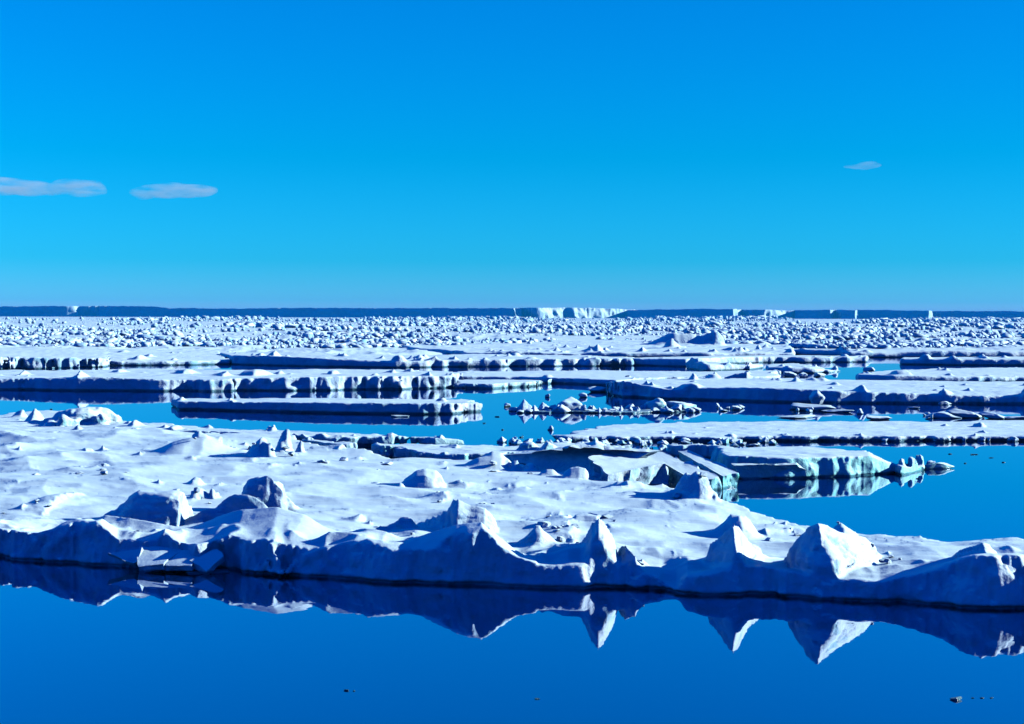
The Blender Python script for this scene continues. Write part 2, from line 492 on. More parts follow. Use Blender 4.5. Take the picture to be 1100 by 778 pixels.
mf = [
 # left swell with the round block, and its neighbours
 R('ice_boulder', [(112, 556), (122, 545), (136, 534), (150, 527), (170, 528), (186, 527), (200, 531), (207, 539), (209, 549), (200, 560), (196, 566)], (560, 563), 1.1, 1.6, prof='dome', k=0.25, amp=0.22, warp=0.2),
 R('ice_boulder', [(203, 540), (206, 526), (213, 522), (219, 526), (223, 530), (225, 523), (232, 524), (236, 535), (238, 541)], (541, 541), 0.5, 0.7, prof='dome', k=0.1, amp=0.09),
 R('snow_mound', [(60, 566), (95, 560), (112, 553), (140, 556), (175, 562), (215, 572), (250, 584)], (573, 586), 2.2, 2.2, prof='bell', k=0.5),
 R('snow_mound', [(185, 573), (215, 562), (240, 552), (262, 546), (300, 544), (325, 552), (345, 562), (365, 573), (390, 584)], (576, 588), 5.0, 3.4, prof='bell', k=0.5, amp=0.03),
 R('ice_ridge', [(192, 566), (200, 556), (215, 547), (235, 537), (252, 530), (266, 529), (285, 540), (296, 552)], (563, 566), 0.7, 1.3, k=0.2, amp=0.12),
 R('ice_boulder', [(255, 549), (261, 523), (266, 515), (276, 512), (288, 513), (297, 515), (304, 520), (307, 528), (314, 538), (323, 551)], (552, 552), 0.7, 1.1, prof='dome', k=0.2, amp=0.14),
 R('snow_mound', [(352, 588), (368, 572), (392, 568), (412, 572), (440, 594)], (590, 596), 1.2, 1.3, prof='bell', k=0.3),
 R('ice_block', [(394, 573), (404, 566), (418, 562), (425, 558), (434, 554), (441, 553), (446, 560), (450, 566)], (575, 575), 0.6, 0.8, amp=0.14, k=0.1),
 # the hooked mound
 R('snow_mound', [(396, 594), (436, 580), (462, 572), (490, 563), (518, 561), (535, 576), (552, 590), (574, 606)], (594, 608), 5.0, 2.8, prof='bell', k=0.5, amp=0.03),
 R('ice_pinnacle', [(440, 569), (458, 559), (474, 552), (484, 545), (487, 536), (491, 535), (496, 538), (504, 542), (512, 542), (520, 543), (528, 552), (534, 565), (535, 578)], (572, 581), 1.5, 1.4, prof='tent', pw=1.2, k=0.25, amp=0.10, vee=0.5),
 # shapes behind the tall spire
 R('ice_block', [(548, 588), (562, 577), (574, 563), (580, 564), (590, 575), (600, 585), (606, 592)], (589, 591), 1.2, 1.3, k=0.15, amp=0.08),
 R('ice_boulder', [(611, 569), (613, 558), (619, 553), (630, 552), (640, 554), (644, 560), (648, 571)], 570, 0.7, 0.9, prof='dome', k=0.15, amp=0.08),
 R('ice_boulder', [(650, 573), (654, 563), (664, 565), (672, 571), (676, 576)], 575, 0.6, 0.8, prof='dome', k=0.12),
 R('snow_mound', [(660, 598), (666, 585), (672, 584), (682, 594), (696, 606), (704, 615)], (600, 616), 1.2, 1.2, prof='bell', k=0.2, amp=0.08),
 R('ice_boulder', [(696, 614), (700, 603), (712, 599), (719, 603), (722, 616)], 617, 0.6, 0.7, prof='dome', k=0.12, amp=0.08),
 R('snow_mound', [(720, 625), (726, 603), (734, 600), (744, 606), (752, 622)], 626, 0.8, 0.9, prof='bell', k=0.15, amp=0.12),
 # tall spire at the water's edge
 R('ice_pinnacle', [(545, 622), (566, 612), (588, 603), (598, 592), (610, 590), (622, 583), (629, 572), (635, 561), (638, 560), (643, 556), (648, 560), (653, 567), (659, 577), (663, 590), (664, 604), (676, 612), (704, 622), (722, 634)], (629, 637), 2.4, 2.6, prof='tent', pw=0.85, off=1.3, zb=0.3, k=0.5, amp=0.03, warp=0.05, vee=0.9),
 R('ice_hummock', [(800, 576), (808, 560), (817, 552), (790, 551)][:0] or [(757, 576), (772, 565), (784, 552), (794, 551), (803, 556), (812, 570), (818, 578)], 576, 1.4, 1.5, k=0.15, amp=0.05, vee=0.4),
 # second spire
 R('ice_pinnacle', [(729, 638), (740, 628), (752, 612), (758, 598), (762, 584), (772, 575), (781, 567), (788, 562), (794, 565), (801, 574), (808, 584), (816, 590), (818, 600), (826, 608), (840, 613), (856, 618)], (638, 642), 2.3, 2.4, prof='tent', pw=0.8, off=1.5, zb=0.3, k=0.55, amp=0.06, warp=0.10, vee=1.1),
 # big lit boulder
 R('ice_boulder', [(836, 631), (844, 612), (847, 592), (855, 577), (866, 566), (877, 562), (889, 564), (901, 571), (914, 574), (928, 579), (937, 590), (944, 604), (950, 618), (953, 632)], (641, 649), 2.0, 2.0, prof='tent', pw=1.5, off=1.2, zb=0.4, k=0.3, amp=0.12, warp=0.08, vee=1.1),
 R('ice_hummock', [(964, 627), (972, 617), (978, 614), (981, 605), (985, 608), (990, 615), (1000, 618), (1012, 624)], 629, 0.6, 0.8, k=0.12, amp=0.05),
 # right end block
 R('ice_boulder', [(1012, 632), (1024, 616), (1025, 597), (1030, 590), (1042, 587), (1056, 583), (1063, 584), (1069, 591), (1072, 601), (1084, 606), (1110, 610)], (651, 658), 1.6, 1.7, prof='tent', pw=1.3, off=1.7, zb=0.45, k=0.25, amp=0.08, warp=0.07, vee=0.9),
 R('ice_hummock', [(1066, 603), (1076, 590), (1084, 586), (1094, 590), (1102, 596), (1120, 604)], 604, 0.9, 1.2, prof='dome', k=0.2, amp=0.05),
 # dark round block against the tilted slabs
 R('ice_boulder', [(698, 538), (712, 531), (722, 524), (728, 512), (736, 507), (748, 506), (757, 511), (762, 520), (768, 532), (776, 540)], (538, 541), 1.3, 1.6, prof='tent', pw=1.4, k=0.2, amp=0.08, vee=0.5),
 R('ice_block', [(752, 538), (756, 527), (763, 526), (768, 519), (772, 524), (777, 536), (779, 541)], 541, 0.6, 0.7, k=0.1, amp=0.1),
 R('snow_mound', [(428, 524), (436, 514), (448, 505), (458, 503), (468, 505), (474, 511), (478, 520), (478, 525)], 524, 1.6, 1.8, prof='dome', k=0.15, amp=0.03),
 R('ice_hummock', [(406, 528), (420, 522), (428, 516), (432, 519), (438, 528)], 528, 0.7, 0.8, k=0.1),
 # the knob crowned mound at the back left
 R('snow_mound', [(150, 488), (166, 482), (186, 474), (204, 470), (222, 470), (244, 478), (262, 486)], 488, 4.0, 3.4, prof='bell', k=0.3, amp=0.03),
 R('ice_boulder', [(203, 474), (206, 466), (213, 462), (222, 465), (229, 468), (237, 469), (241, 478), (240, 486)], 486, 1.0, 1.2, prof='dome', k=0.12, amp=0.1),
 R('ice_hummock', [(262, 492), (270, 478), (281, 469), (288, 472), (292, 482), (296, 492)], 492, 1.4, 1.4, prof='dome', k=0.12, amp=0.05),
 R('ice_pinnacle', [(293, 484), (297, 470), (302, 460), (307, 458), (311, 462), (313, 474), (316, 486)], 485, 0.9, 1.1, prof='bell', k=0.12, amp=0.05),
 R('ice_pinnacle', [(270, 494), (279, 484), (284, 475), (289, 474), (294, 484), (298, 494)], 494, 0.8, 1.0, k=0.12, amp=0.05),
 R('ice_pinnacle', [(315, 487), (319, 475), (322, 469), (326, 473), (330, 487)], 487, 0.7, 0.9, k=0.12, amp=0.05),
 R('snow_mound', [(488, 503), (502, 494), (515, 488), (530, 484), (540, 485), (548, 492), (556, 503)], 503, 2.6, 2.4, prof='bell', k=0.2, amp=0.08),
 R('ice_boulder', [(533, 502), (538, 496), (546, 494), (552, 499), (554, 504)], 504, 0.8, 0.9, prof='dome', k=0.1),
 R('ice_boulder', [(545, 504), (550, 495), (556, 493), (560, 498), (564, 505)], 505, 0.8, 0.9, prof='dome', k=0.1),
 R('ice_boulder', [(560, 506), (566, 498), (572, 497), (578, 501), (582, 507)], 506, 0.8, 0.9, prof='dome', k=0.1),
 R('ice_block', [(577, 510), (586, 503), (594, 503), (600, 507), (604, 514)], 513, 0.8, 0.9, k=0.1, amp=0.08),
 R('ice_boulder', [(604, 515), (607, 507), (613, 502), (622, 501), (629, 503), (632, 508), (633, 516)], 515, 1.0, 1.2, prof='dome', k=0.1, amp=0.04),
 R('ice_hummock', [(664, 529), (670, 521), (675, 516), (680, 522), (685, 529)], 528, 0.8, 0.9, k=0.1),
 R('ice_hummock', [(692, 526), (702, 520), (712, 517), (722, 526)], 526, 1.0, 1.0, k=0.1),
 R('ice_hummock', [(892, 573), (900, 564), (905, 561), (911, 566), (921, 574)], 573, 0.9, 1.0, k=0.12, amp=0.04),
 R('ice_hummock', [(116, 525), (126, 519), (133, 511), (138, 513), (143, 519), (150, 526)], 525, 1.1, 1.2, k=0.12, amp=0.05),
 R('ice_hummock', [(152, 526), (164, 520), (172, 513), (176, 517), (182, 526)], 526, 0.9, 1.0, k=0.12, amp=0.04),
 R('ice_hummock', [(186, 525), (200, 517), (210, 511), (217, 513), (226, 525)], 525, 1.2, 1.3, k=0.12, amp=0.04),
 R('ice_hummock', [(218, 526), (230, 519), (236, 515), (244, 520), (256, 522)], 526, 0.8, 1.0, k=0.12, amp=0.04),
 R('ice_hummock', [(-2, 552), (14, 546), (27, 539), (32, 544), (48, 553)], 553, 1.2, 1.4, k=0.15, amp=0.04),
]
for a in [(20, 487, 26, 9, 0.0), (92, 486, 32, 6, 0.1), (112, 485, 18, 8, 0), (150, 490, 24, 7, 0.2), (208, 494, 20, 5, 0), (75, 515, 22, 8, 0.2), (62, 514, 16, 6, 0),
          (20, 518, 14, 6, 0), (350, 485, 16, 9, 0), (322, 505, 30, 11, -0.1), (340, 505, 20, 6, -0.1), (402, 524, 30, 8, 0.2), (386, 523, 18, 6, 0), (480, 507, 12, 7, 0),
          (545, 524, 18, 7, 0.1), (556, 522, 60, 5, -0.3), (601, 537, 24, 8, 0.05), (592, 567, 18, 8, 0.1), (604, 570, 16, 6, 0), (705, 532, 16, 5, 0), (375, 560, 32, 9, 0.3),
          (394, 563, 14, 6, 0), (715, 572, 20, 4, 0.1), (830, 571, 40, 5, -0.2), (985, 578, 30, 4, 0), (940, 566, 14, 3, 0), (870, 616, 10, 5, 0), (560, 600, 20, 9, 0.1), (535, 590, 24, 10, -0.1),
          (548, 603, 26, 8, 0.1), (575, 606, 22, 9, 0.1), (690, 605, 14, 5, 0), (250, 478, 16, 5, 0), (262, 480, 16, 6, 0), (430, 492, 16, 4, 0), (455, 497, 12, 4, 0), (245, 492, 14, 5, 0),
          (60, 488, 16, 4, 0), (180, 494, 14, 3, 0), (370, 500, 14, 4, 0), (335, 545, 12, 3, 0), (470, 532, 10, 3, 0), (640, 536, 10, 3, 0), (760, 560, 14, 3, 0), (840, 560, 12, 3, 0),
          (100, 546, 12, 4, 0), (85, 534, 10, 3, 0), (40, 505, 12, 3, 0), (168, 504, 12, 3, 0), (250, 507, 12, 3, 0), (690, 556, 12, 3, 0), (950, 590, 14, 3, 0), (1000, 590, 16, 3, 0)]:
    mf.append(pk(a[0], a[1], a[2], a[3], a[4]))
for _ in range(46):
    by = 476 + 98 * rng.rand() ** 1.2; cx = rng.uniform(-20, 760)
    if cx > 520 and by < 528 + (cx - 540) * 0.12: continue
    w = rng.uniform(26, 90) * (0.5 + (by - 470) / 130); h = w * rng.uniform(.08, .16) + 1.5; t = rng.uniform(-.1, .32); dm = w * 0.04
    mf.append(dict(pts=[(cx - w / 2, by + 1), (cx - w * .3, by - h * .3), (cx + (t - .18) * w, by - h * .8), (cx + t * w, by - h), (cx + (t + .07) * w, by - h * .7), (cx + w * .5, by + 1)], by=by, df=dm * rng.uniform(.7, 1.3), db=dm, prof=['bell', 'dome', 'tent'][rng.randint(3)], k=0.25, warp=0.35, amp=rng.uniform(.01, .08), vee=rng.uniform(0, .7)))
for _ in range(70):
    by = 472 + 120 * rng.rand() ** 1.6; cx = rng.uniform(-30, 1100)
    if cx > 540 and by < 530 + (cx - 540) * 0.12: continue
    if by > 566 + (cx / 1100) * 30: continue
    w = rng.uniform(7, 15); mf.append(pk(cx, by, w, w * rng.uniform(0.2, 0.4), rng.uniform(-.2, .3)))
def main_drift(H, X, Y, d2):
    Z = 0 * X
    n1 = ridged(X * 0.13 + Y * 0.05, Y * 0.20, Z, 2, 151) + 0.25 * noise(X * .5, Y * .5, Z, 159)
    m = sstep(0.5 + 1.2 * noise(X * 0.05, Y * 0.05, Z, 153))
    H = H + 0.30 * np.maximum(n1 + 0.1, 0) * (0.4 + 0.6 * m)
    # humped, broken snow inside the rim of the floe
    rimz = sstep((9 + d2) / 7) * sstep(-d2 / 1.5) * (Y < 90) * (1 - 0.7 * sstep((X / Y - 0.05) / 0.08))
    n2 = ridged(X * 0.34, Y * 0.42, Z, 3, 155)
    H = H + rimz * (0.38 * np.maximum(n2, 0) - 0.10)
    # wind furrows
    n3 = ridged(X * 0.30 + 0.1 * Y, Y * 1.3, Z, 2, 157)
    return H + 0.035 * n3
main = floe('ice_floe', main_front, main_back, [(0, 0.95), (400, 1.0), (700, 0.9), (900, 0.75), (1100, 0.8)],
     'near snow covered floe with pointed pinnacles and boulders along the foreground water',
     mat=M_snow, feats=mf, rough=[(-160, .4), (100, .5), (240, .7), (420, .35), (540, .35), (600, .2), (900, .25), (980, .4), (1300, .5)], rim=main_rim, lean=0.30, und=0.22, dz=0.05, dt=0.09, zmax=4.3, sas=0.08, blend=4.5, topn=0.03, dtmax=0.0075, tfine=6.0, drift=main_drift)
main_grid = floe.last

# overlapping plates heaved up at the edge of the near floe (blocks, built below) ---------------------------
# ================================================================== floes behind
floe('ice_floe', [(-160, 475), (0, 473), (60, 473), (160, 472), (230, 474), (300, 478), (330, 480), (365, 480), (416, 479), (460, 477.5), (502, 476)],
     [(-160, 446), (0, 447), (14, 445), (40, 441), (75, 440), (105, 441), (130, 452), (190, 458), (260, 461), (330, 464), (400, 467), (440, 468.5), (500, 474)], [(0, 1.0), (360, 1.0), (430, 0.9), (500, 0.5)],
     'low snowy floe behind the near floe at left, tapering to a turquoise tongue', mat=M_midt,
     feats=[R(None, [(50, 453), (62, 447), (72, 441), (80, 438), (100, 437), (112, 441), (124, 450)], 455, 3.5, 4, prof='dome', k=0.3, amp=0.25, warp=0.7),
            R('ice_hummock', [(10, 450), (18, 442), (25, 439), (30, 448)], 450, 1.3, 1.3, amp=.05), R('ice_pinnacle', [(26, 454), (33, 443), (37, 438), (42, 442), (50, 454)], 454, 1.6, 1.6, amp=.05),
            R(None, [(46, 456), (52, 450), (58, 451), (64, 457)], 457, 1.3, 1.3, amp=.08), R('ice_hummock', [(134, 460), (142, 453), (146, 450), (151, 453), (159, 460)], 460, 1.5, 1.5, amp=.04),
            pk(178, 461, 26, 6, 0), pk(226, 460, 26, 6, 0), pk(292, 463, 16, 8, 0.05, name='ice_hummock'), pk(378, 464, 26, 9, 0, name='ice_hummock'), pk(398, 465, 20, 5, 0),
            R(None, [(416, 474), (424, 467), (450, 466), (470, 470), (502, 475)], 475, 1.5, 2, prof='dome', amp=.1), pk(320, 470, 26, 7, 0), pk(345, 470, 20, 5, 0), pk(260, 471, 24, 7, 0), pk(215, 470, 20, 5, 0.1)],
     rough=[(0, 0.4), (320, .5), (390, .6), (500, .7)], lean=0.1, fl=1.0, dz=0.09, lumps=26, topn=.06, und=.2)
floe('ice_floe', [(318, 479), (363, 486), (400, 491), (440, 497), (492, 501), (545, 500), (600, 496), (640, 492), (690, 492), (720, 493), (760, 494), (786, 496)],
     [(318, 474), (363, 476), (430, 477), (500, 476), (560, 474.5), (620, 474.5), (680, 476), (740, 477), (790, 480)], 1.05,
     'snow strip with dark fissure face running behind the near floe to the tilted slabs', mat=M_midt,
     feats=[pk(366, 481, 14, 5, 0), pk(745, 481, 40, 7, 0, name='ice_hummock', amp=.1), pk(640, 477, 30, 5, 0, amp=.1), pk(715, 481, 22, 4, 0, amp=.08), pk(785, 484, 20, 8, 0, amp=.1)],
     rough=[(0, 0.7), (640, 0.6), (700, 1.0), (790, 1.0)], lean=0.12, dz=0.09, lumps=18, topn=.06, und=.2)
floe('ice_floe', [(770, 508), (786, 514), (830, 514), (867, 514), (925, 511.5), (944, 509), (972, 507), (989, 503)],
     [(768, 484), (800, 487), (830, 484.5), (870, 485), (930, 488), (944, 491), (960, 493), (978, 498), (988, 501.5)], [(0, 1.3), (935, 1.5), (955, 0.9), (985, 0.45)],
     'turquoise walled floe with a low pointed right end in open water at right', mat=M_turq,
     feats=[], rough=[(0, 0.4), (860, 0.5), (880, 1.0), (940, 1.0), (952, 0.4), (985, 0.15)], lean=0.2, und=0.15, topn=.06, lumps=8, blend=3, rim=None, dz=0.08,
     )
floe('ice_floe', [(566, 476), (610, 476), (640, 475.5), (740, 475), (830, 474), (950, 474), (1100, 474.5), (1230, 476)],
     [(604, 467), (640, 457), (700, 454), (770, 453), (900, 452), (1100, 451), (1230, 451)], 0.5,
     'flat white snow strip with a dark beaded front edge at right', cat='ice floe',
     feats=[R('ice_hummock', [(764, 473), (776, 466), (786, 460), (797, 463), (806, 466), (814, 470), (822, 474)], 473, 2.2, 2.2, amp=.14),
            R('ice_hummock', [(900, 474), (906, 467), (911, 464), (916, 467), (922, 474)], 474, 1.3, 1.3, amp=.14), R('ice_hummock', [(1048, 474), (1054, 467), (1059, 466), (1066, 474)], 474, 1, 1, amp=.1),
            pk(600, 475, 30, 7, 0, amp=.12), pk(580, 476, 20, 6, 0, amp=.12)] + [pk(x, 474 + rng.rand(), rng.uniform(7, 14), rng.uniform(3, 6), 0, amp=.1) for x in list(range(640, 970, 13))],
     rough=[(560, 1.0), (640, 0.9), (980, 0.8), (1100, 0.5)], lean=0.0, und=0.06, topn=0.05, lumps=16, dz=0.09, undercut=0.3)
floe('ice_floe', [(191, 440.5), (230, 441), (300, 443), (400, 444.5), (466, 445.5), (494, 444.5), (511, 442)],
     [(188, 427), (300, 427.5), (420, 428.5), (500, 428.5), (511, 430)], 1.05,
     'long flat topped slab floe with smooth shadowed front and sunlit broken right end', rim=[(191, 431), (230, 431.5), (300, 432), (400, 432.5), (470, 433), (511, 432)],
     rough=[(0, 0.25), (440, 0.25), (466, 1.0), (511, 1.0)], lean=0.05, und=0.07, topn=0.05, lumps=6, blend=3, kk=0.12, dz=0.1)
floe('ice_floe', [(-160, 418), (-20, 418.5), (110, 420), (200, 420.8), (300, 420), (400, 418.8), (456, 418), (489, 417.5)],
     [(-160, 397), (60, 398), (140, 396), (200, 395.5), (256, 397), (330, 396), (430, 396.5), (492, 400)], 1.8,
     'wide snowy floe at left, its shadowed wall turning into bright broken ice', rim=[(0, 407), (110, 405), (150, 407), (195, 408.5), (300, 405.5), (380, 404), (489, 404)],
     feats=[R('ice_block', [(452, 419), (456, 404), (462, 401), (470, 399.5), (480, 401), (488, 405), (491, 418)], 418, 3.5, 3.5, prof='dome', amp=.25), pk(200, 401, 30, 5, 0), pk(240, 404, 34, 6, 0, name='ice_hummock'), pk(275, 403, 40, 7, 0, name='ice_hummock'),
            pk(358, 402, 16, 5, 0), pk(300, 402, 20, 4, 0), pk(420, 401, 24, 5, 0), pk(440, 400, 20, 5, 0), pk(190, 399, 20, 3, 0)],
     rough=[(-160, .6), (30, 1.4), (45, .25), (130, .3), (185, .5), (200, 1.5), (490, 1.6)], lean=0.1, und=0.12, topn=0.06, lumps=22, blend=6)
floe('ice_floe', [(486, 417), (530, 418), (575, 415), (597, 410)], [(486, 407.5), (530, 407.5), (570, 408), (596, 408.5)], 0.8,
     'thin pale green edged ice tongue pointing right into the open water', mat=M_midt, rough=0.8, lean=0.2, und=0.04)
floe('ice_floe', [(652, 423), (664, 427), (700, 428.5), (760, 430), (830, 432), (900, 433), (1000, 434), (1100, 435), (1230, 437)],
     [(652, 409), (700, 407), (760, 405.5), (830, 406.5), (940, 408), (1100, 409.5), (1230, 411)], 1.7,
     'long snowy floe with deep blue wall and lumpy left corner, right of the channel', rim=[(652, 411), (662, 408), (675, 409), (692, 414), (720, 418), (750, 416.5), (800, 416), (860, 417.5), (900, 420), (960, 422), (1060, 426), (1100, 427)],
     feats=[R('ice_hummock', [(655, 424), (658, 409), (664, 406), (672, 408), (686, 411), (700, 418)], 424, 3, 3, prof='dome', amp=.2), pk(745, 408, 14, 9, 0, name='ice_block', prof='dome', amp=.1), pk(766, 406, 20, 5, 0), pk(835, 409, 18, 4, 0), pk(855, 410, 14, 6, 0), pk(880, 409, 30, 5, 0),
            pk(876, 427, 14, 12, 0, name='ice_boulder', prof='dome')],
     rough=[(650, .8), (700, .6), (760, .35), (1040, .5), (1060, 1.1), (1100, 1.0)], lean=0.08, und=0.10, topn=0.06, lumps=22, blend=6)
floe('ice_floe', [(492, 410), (560, 410), (600, 412), (632, 413.5), (662, 414.5), (720, 411), (800, 410.5), (834, 409)],
     [(492, 399), (560, 398), (640, 397.5), (700, 398), (760, 399), (800, 398), (834, 398)], 1.0,
     'flat snow strip with a short dark step, behind the open water in the middle',
     feats=[R('ice_block', [(806, 408), (808, 396), (814, 392.5), (822, 393), (828, 397), (830, 408)], 408, 3.5, 3.5, prof='dome', amp=.3), R('ice_hummock', [(778, 404), (790, 399), (806, 396), (812, 404)], 405, 5, 4, amp=.1), pk(768, 404, 12, 6, 0), pk(742, 408, 12, 8, 0, prof='dome', amp=.1)],
     rough=[(490, .4), (600, .2), (662, .2), (700, .6)], lean=0.05, und=0.08, topn=0.05, lumps=14)
floe('ice_floe', [(925, 410), (960, 411), (1040, 411), (1100, 410.5), (1230, 411)], [(925, 401), (955, 398), (1000, 395.5), (1100, 394.5), (1230, 394)], 1.2,
     'snowy floe with a white lump near its left corner, at the right edge', rim=[(925, 402), (960, 403), (1040, 404.5), (1100, 406)],
     feats=[pk(931, 402, 14, 4, 0), R('ice_block', [(956, 403), (960, 398), (968, 397), (974, 397), (979, 403)], 403, 3, 3, prof='dome', amp=.2)], rough=[(900, .2), (1030, .3), (1050, 1.2), (1100, 1.2)], lean=0.05, und=0.10, topn=0.06, lumps=10, fl=1.2)
floe('ice_floe', [(826, 400.5), (850, 401), (875, 401), (898, 399)], [(826, 393), (850, 391), (880, 394), (897, 397)], [(0, 1.3), (870, 1.2), (898, 0.3)],
     'small wedge shaped floe thinning to a point, in the far blue channel', rough=.5, lean=0.05, und=0.10, topn=0.06, lumps=10, fl=1.2)
floe('ice_floe', [(737, 396), (760, 398.5), (800, 397.5), (817, 395)], [(742, 387), (780, 389.5), (815, 390)], 1.6,
     'curved slab floe with raised left rim in front of the double dark walled floe', rim=[(737, 388), (750, 389), (775, 392), (815, 391.5)], rough=.3, lean=0.05, und=0.10, topn=0.06, lumps=10, fl=1.2)
floe('ice_floe', [(970, 391.5), (1030, 392.5), (1100, 393), (1230, 393)], [(970, 384), (1030, 383.5), (1230, 383)], 1.6,
     'long thin floe with straight shadowed wall at the right edge', rough=.4, lean=0.05, und=0.10, topn=0.06, lumps=10, fl=1.2, rim=[(970, 385.5), (1100, 386.5)])
floe('ice_floe', [(676, 392.5), (736, 394), (780, 391), (822, 389.5), (880, 389.5), (934, 389)], [(676, 384), (736, 383), (822, 381.5), (933, 382)], 1.2,
     'long thin floe with dark wall broken by bright notches near its right end', rough=[(676, .3), (800, .3), (835, 1.0), (870, .5), (900, 1.6), (934, 1.6)], lean=0.05, und=0.10, topn=0.06, lumps=10, fl=1.2, rim=[(676, 385), (736, 385.5), (820, 383), (934, 383.5)])
floe('ice_floe', [(250, 391.5), (300, 393), (350, 394), (430, 395), (540, 394), (678, 393)], [(236, 378), (330, 379), (430, 381), (540, 380.5), (678, 382.5)], 1.6,
     'long flat floe, smooth dark wall at left, bright crumbling ice at right', rim=[(250, 381.5), (300, 382.5), (350, 385), (430, 388.5), (540, 386), (678, 385)],
     feats=[pk(590, 389, 16, 6, 0, amp=.1), pk(608, 391, 12, 7, 0, name='ice_block', prof='dome', amp=.2), pk(450, 387, 16, 4, 0), pk(640, 386, 18, 3, 0)],
     rough=[(250, .25), (420, .3), (435, 1.8), (680, 2.0)], lean=0.05, und=0.16, topn=0.09, lumps=40, fl=1.2, blend=8)
floe('ice_floe', [(-160, 399.5), (0, 397), (60, 396), (115, 394.8), (117, 393), (180, 392.7), (248, 391.5)], [(-160, 375), (0, 375.5), (100, 375), (160, 374), (234, 376)], [(0, 2.0), (60, 1.8), (170, 1.3), (240, 1.1)],
     'flat snow floe with a sunlit cream white broken wall at the far left', rim=[(-160, 384), (0, 383), (112, 384.5), (118, 388), (248, 387)], rough=[(-160, 2.2), (112, 2.4), (130, .5), (248, .8)],
     feats=[pk(150, 385, 20, 4, 0, name='ice_block', prof='dome', amp=.1), pk(235, 386, 18, 6, 0, amp=.15), pk(205, 388, 24, 5, 0, amp=.15), pk(190, 389, 14, 4, 0, amp=.15)], lean=0.03, und=0.16, topn=0.09, lumps=14, fl=1.2, blend=8)
floe('ice_floe', [(846, 381), (905, 382.5), (912, 384), (970, 384), (1100, 384.5), (1230, 384.5)], [(846, 374), (905, 375), (960, 375.5), (1100, 376), (1230, 376)], 2.0,
     'narrow floe with stepped dark wall directly before the rubble field at right', rough=.5, lean=0.05, und=0.12, topn=.08, lumps=10, fl=1.3, rim=[(846, 375), (905, 376.5), (960, 379), (1008, 376.5), (1100, 379)])
floe('ice_floe', [(500, 383), (540, 383.5), (640, 384), (760, 384), (850, 383.5)], [(430, 372), (500, 366), (560, 362), (650, 360), (700, 362), (760, 362), (850, 368)], 1.3,
     'broad snowfield floe carrying big blue hummocks before the far rubble', rough=[(500, .6), (600, .6), (700, .3)], lean=0.05, und=0.3, fl=1.2, lumps=60, topn=.1,
     feats=[R('ice_hummock', [(448, 376), (462, 372), (478, 370), (500, 372), (512, 376), (522, 380)], 380, 3.0, 6, amp=.3), R('ice_hummock', [(686, 370), (700, 366), (712, 358), (724, 353), (742, 356), (752, 360), (764, 356), (768, 352), (773, 360), (780, 368)], 371, 5, 10, amp=.5, vee=.15),
            R('ice_hummock', [(696, 380), (708, 376), (719, 372), (735, 376), (755, 380)], 381, 3, 5, amp=.2), R('ice_hummock', [(712, 372), (716, 363), (722, 361), (730, 368), (736, 374)], 374, 3, 5, amp=.2, vee=.3),
            R('ice_block', [(762, 371), (764, 356), (770, 354), (777, 361), (778, 371)], 371, 5, 5, prof='dome', amp=.4)]
           + [pk(x, 379.5, rng.uniform(7, 12), rng.uniform(7, 10), 0.1, amp=.3) for x in range(542, 596, 8)] + [pk(x, 372 + rng.rand() * 6, rng.uniform(8, 14), rng.uniform(4, 7), 0, amp=.2) for x in (598, 608, 620, 634, 645, 650, 690, 800, 815, 830)])

# ================================================================== loose blocks
def rock_verts(kind, seed, sub=3):
    import bmesh
    r = np.random.RandomState(seed)
    bm = bmesh.new(); bmesh.ops.create_icosphere(bm, subdivisions=sub, radius=1)
    V = np.array([v.co[:] for v in bm.verts]); Fc = np.array([[v.index for v in f.verts] for f in bm.faces]); bm.free()
    if kind == 'chunk':
        n = r.normal(size=(9, 3)); n[:, 2] *= 0.8; n /= np.linalg.norm(n, axis=1)[:, None]; dd = r.uniform(0.45, 0.8, 9)
    elif kind == 'pyramid':
        a = np.arange(4) * math.pi / 2 + r.uniform(-.3, .3, 4) + r.rand() * 6
        n = np.stack([np.cos(a), np.sin(a), np.full(4, 0.55) + r.uniform(-.15, .15, 4)], 1); n /= np.linalg.norm(n, axis=1)[:, None]; dd = r.uniform(.42, .52, 4)
    elif kind == 'slab':
        a = np.arange(5) * 2 * math.pi / 5 + r.uniform(-.4, .4, 5)
        n = np.concatenate([np.stack([np.cos(a), np.sin(a), r.uniform(-.2, .2, 5)], 1), [[r.uniform(-.1, .1), 0, 1], [0, 0, -1]]]); n /= np.linalg.norm(n, axis=1)[:, None]; dd = np.concatenate([r.uniform(.6, .8, 5), [.2, .2]])
    else:
        n = r.normal(size=(5, 3)); n /= np.linalg.norm(n, axis=1)[:, None]; dd = r.uniform(0.7, 0.9, 5)
    dirs = V / np.linalg.norm(V, axis=1)[:, None]
    dot = dirs @ n.T
    t = np.where(dot > 1e-3, dd[None] / np.maximum(dot, 1e-3), 9)
    rad = np.minimum(t.min(1), 1.15)
    P = dirs * rad[:, None]
    q = P + seed
    P *= (1 + 0.10 * fbm(q[:, 0] * 2.2, q[:, 1] * 2.2, q[:, 2] * 2.2, 3, 60))[:, None]
    P[:, 2] -= P[:, 2].min() + 0.25 * (P[:, 2].max() - P[:, 2].min())
    P /= (P[:, 0].max() - P[:, 0].min())
    P[:, 2] /= P[:, 2].max()      # width 1, height 1 above the water
    return P, Fc

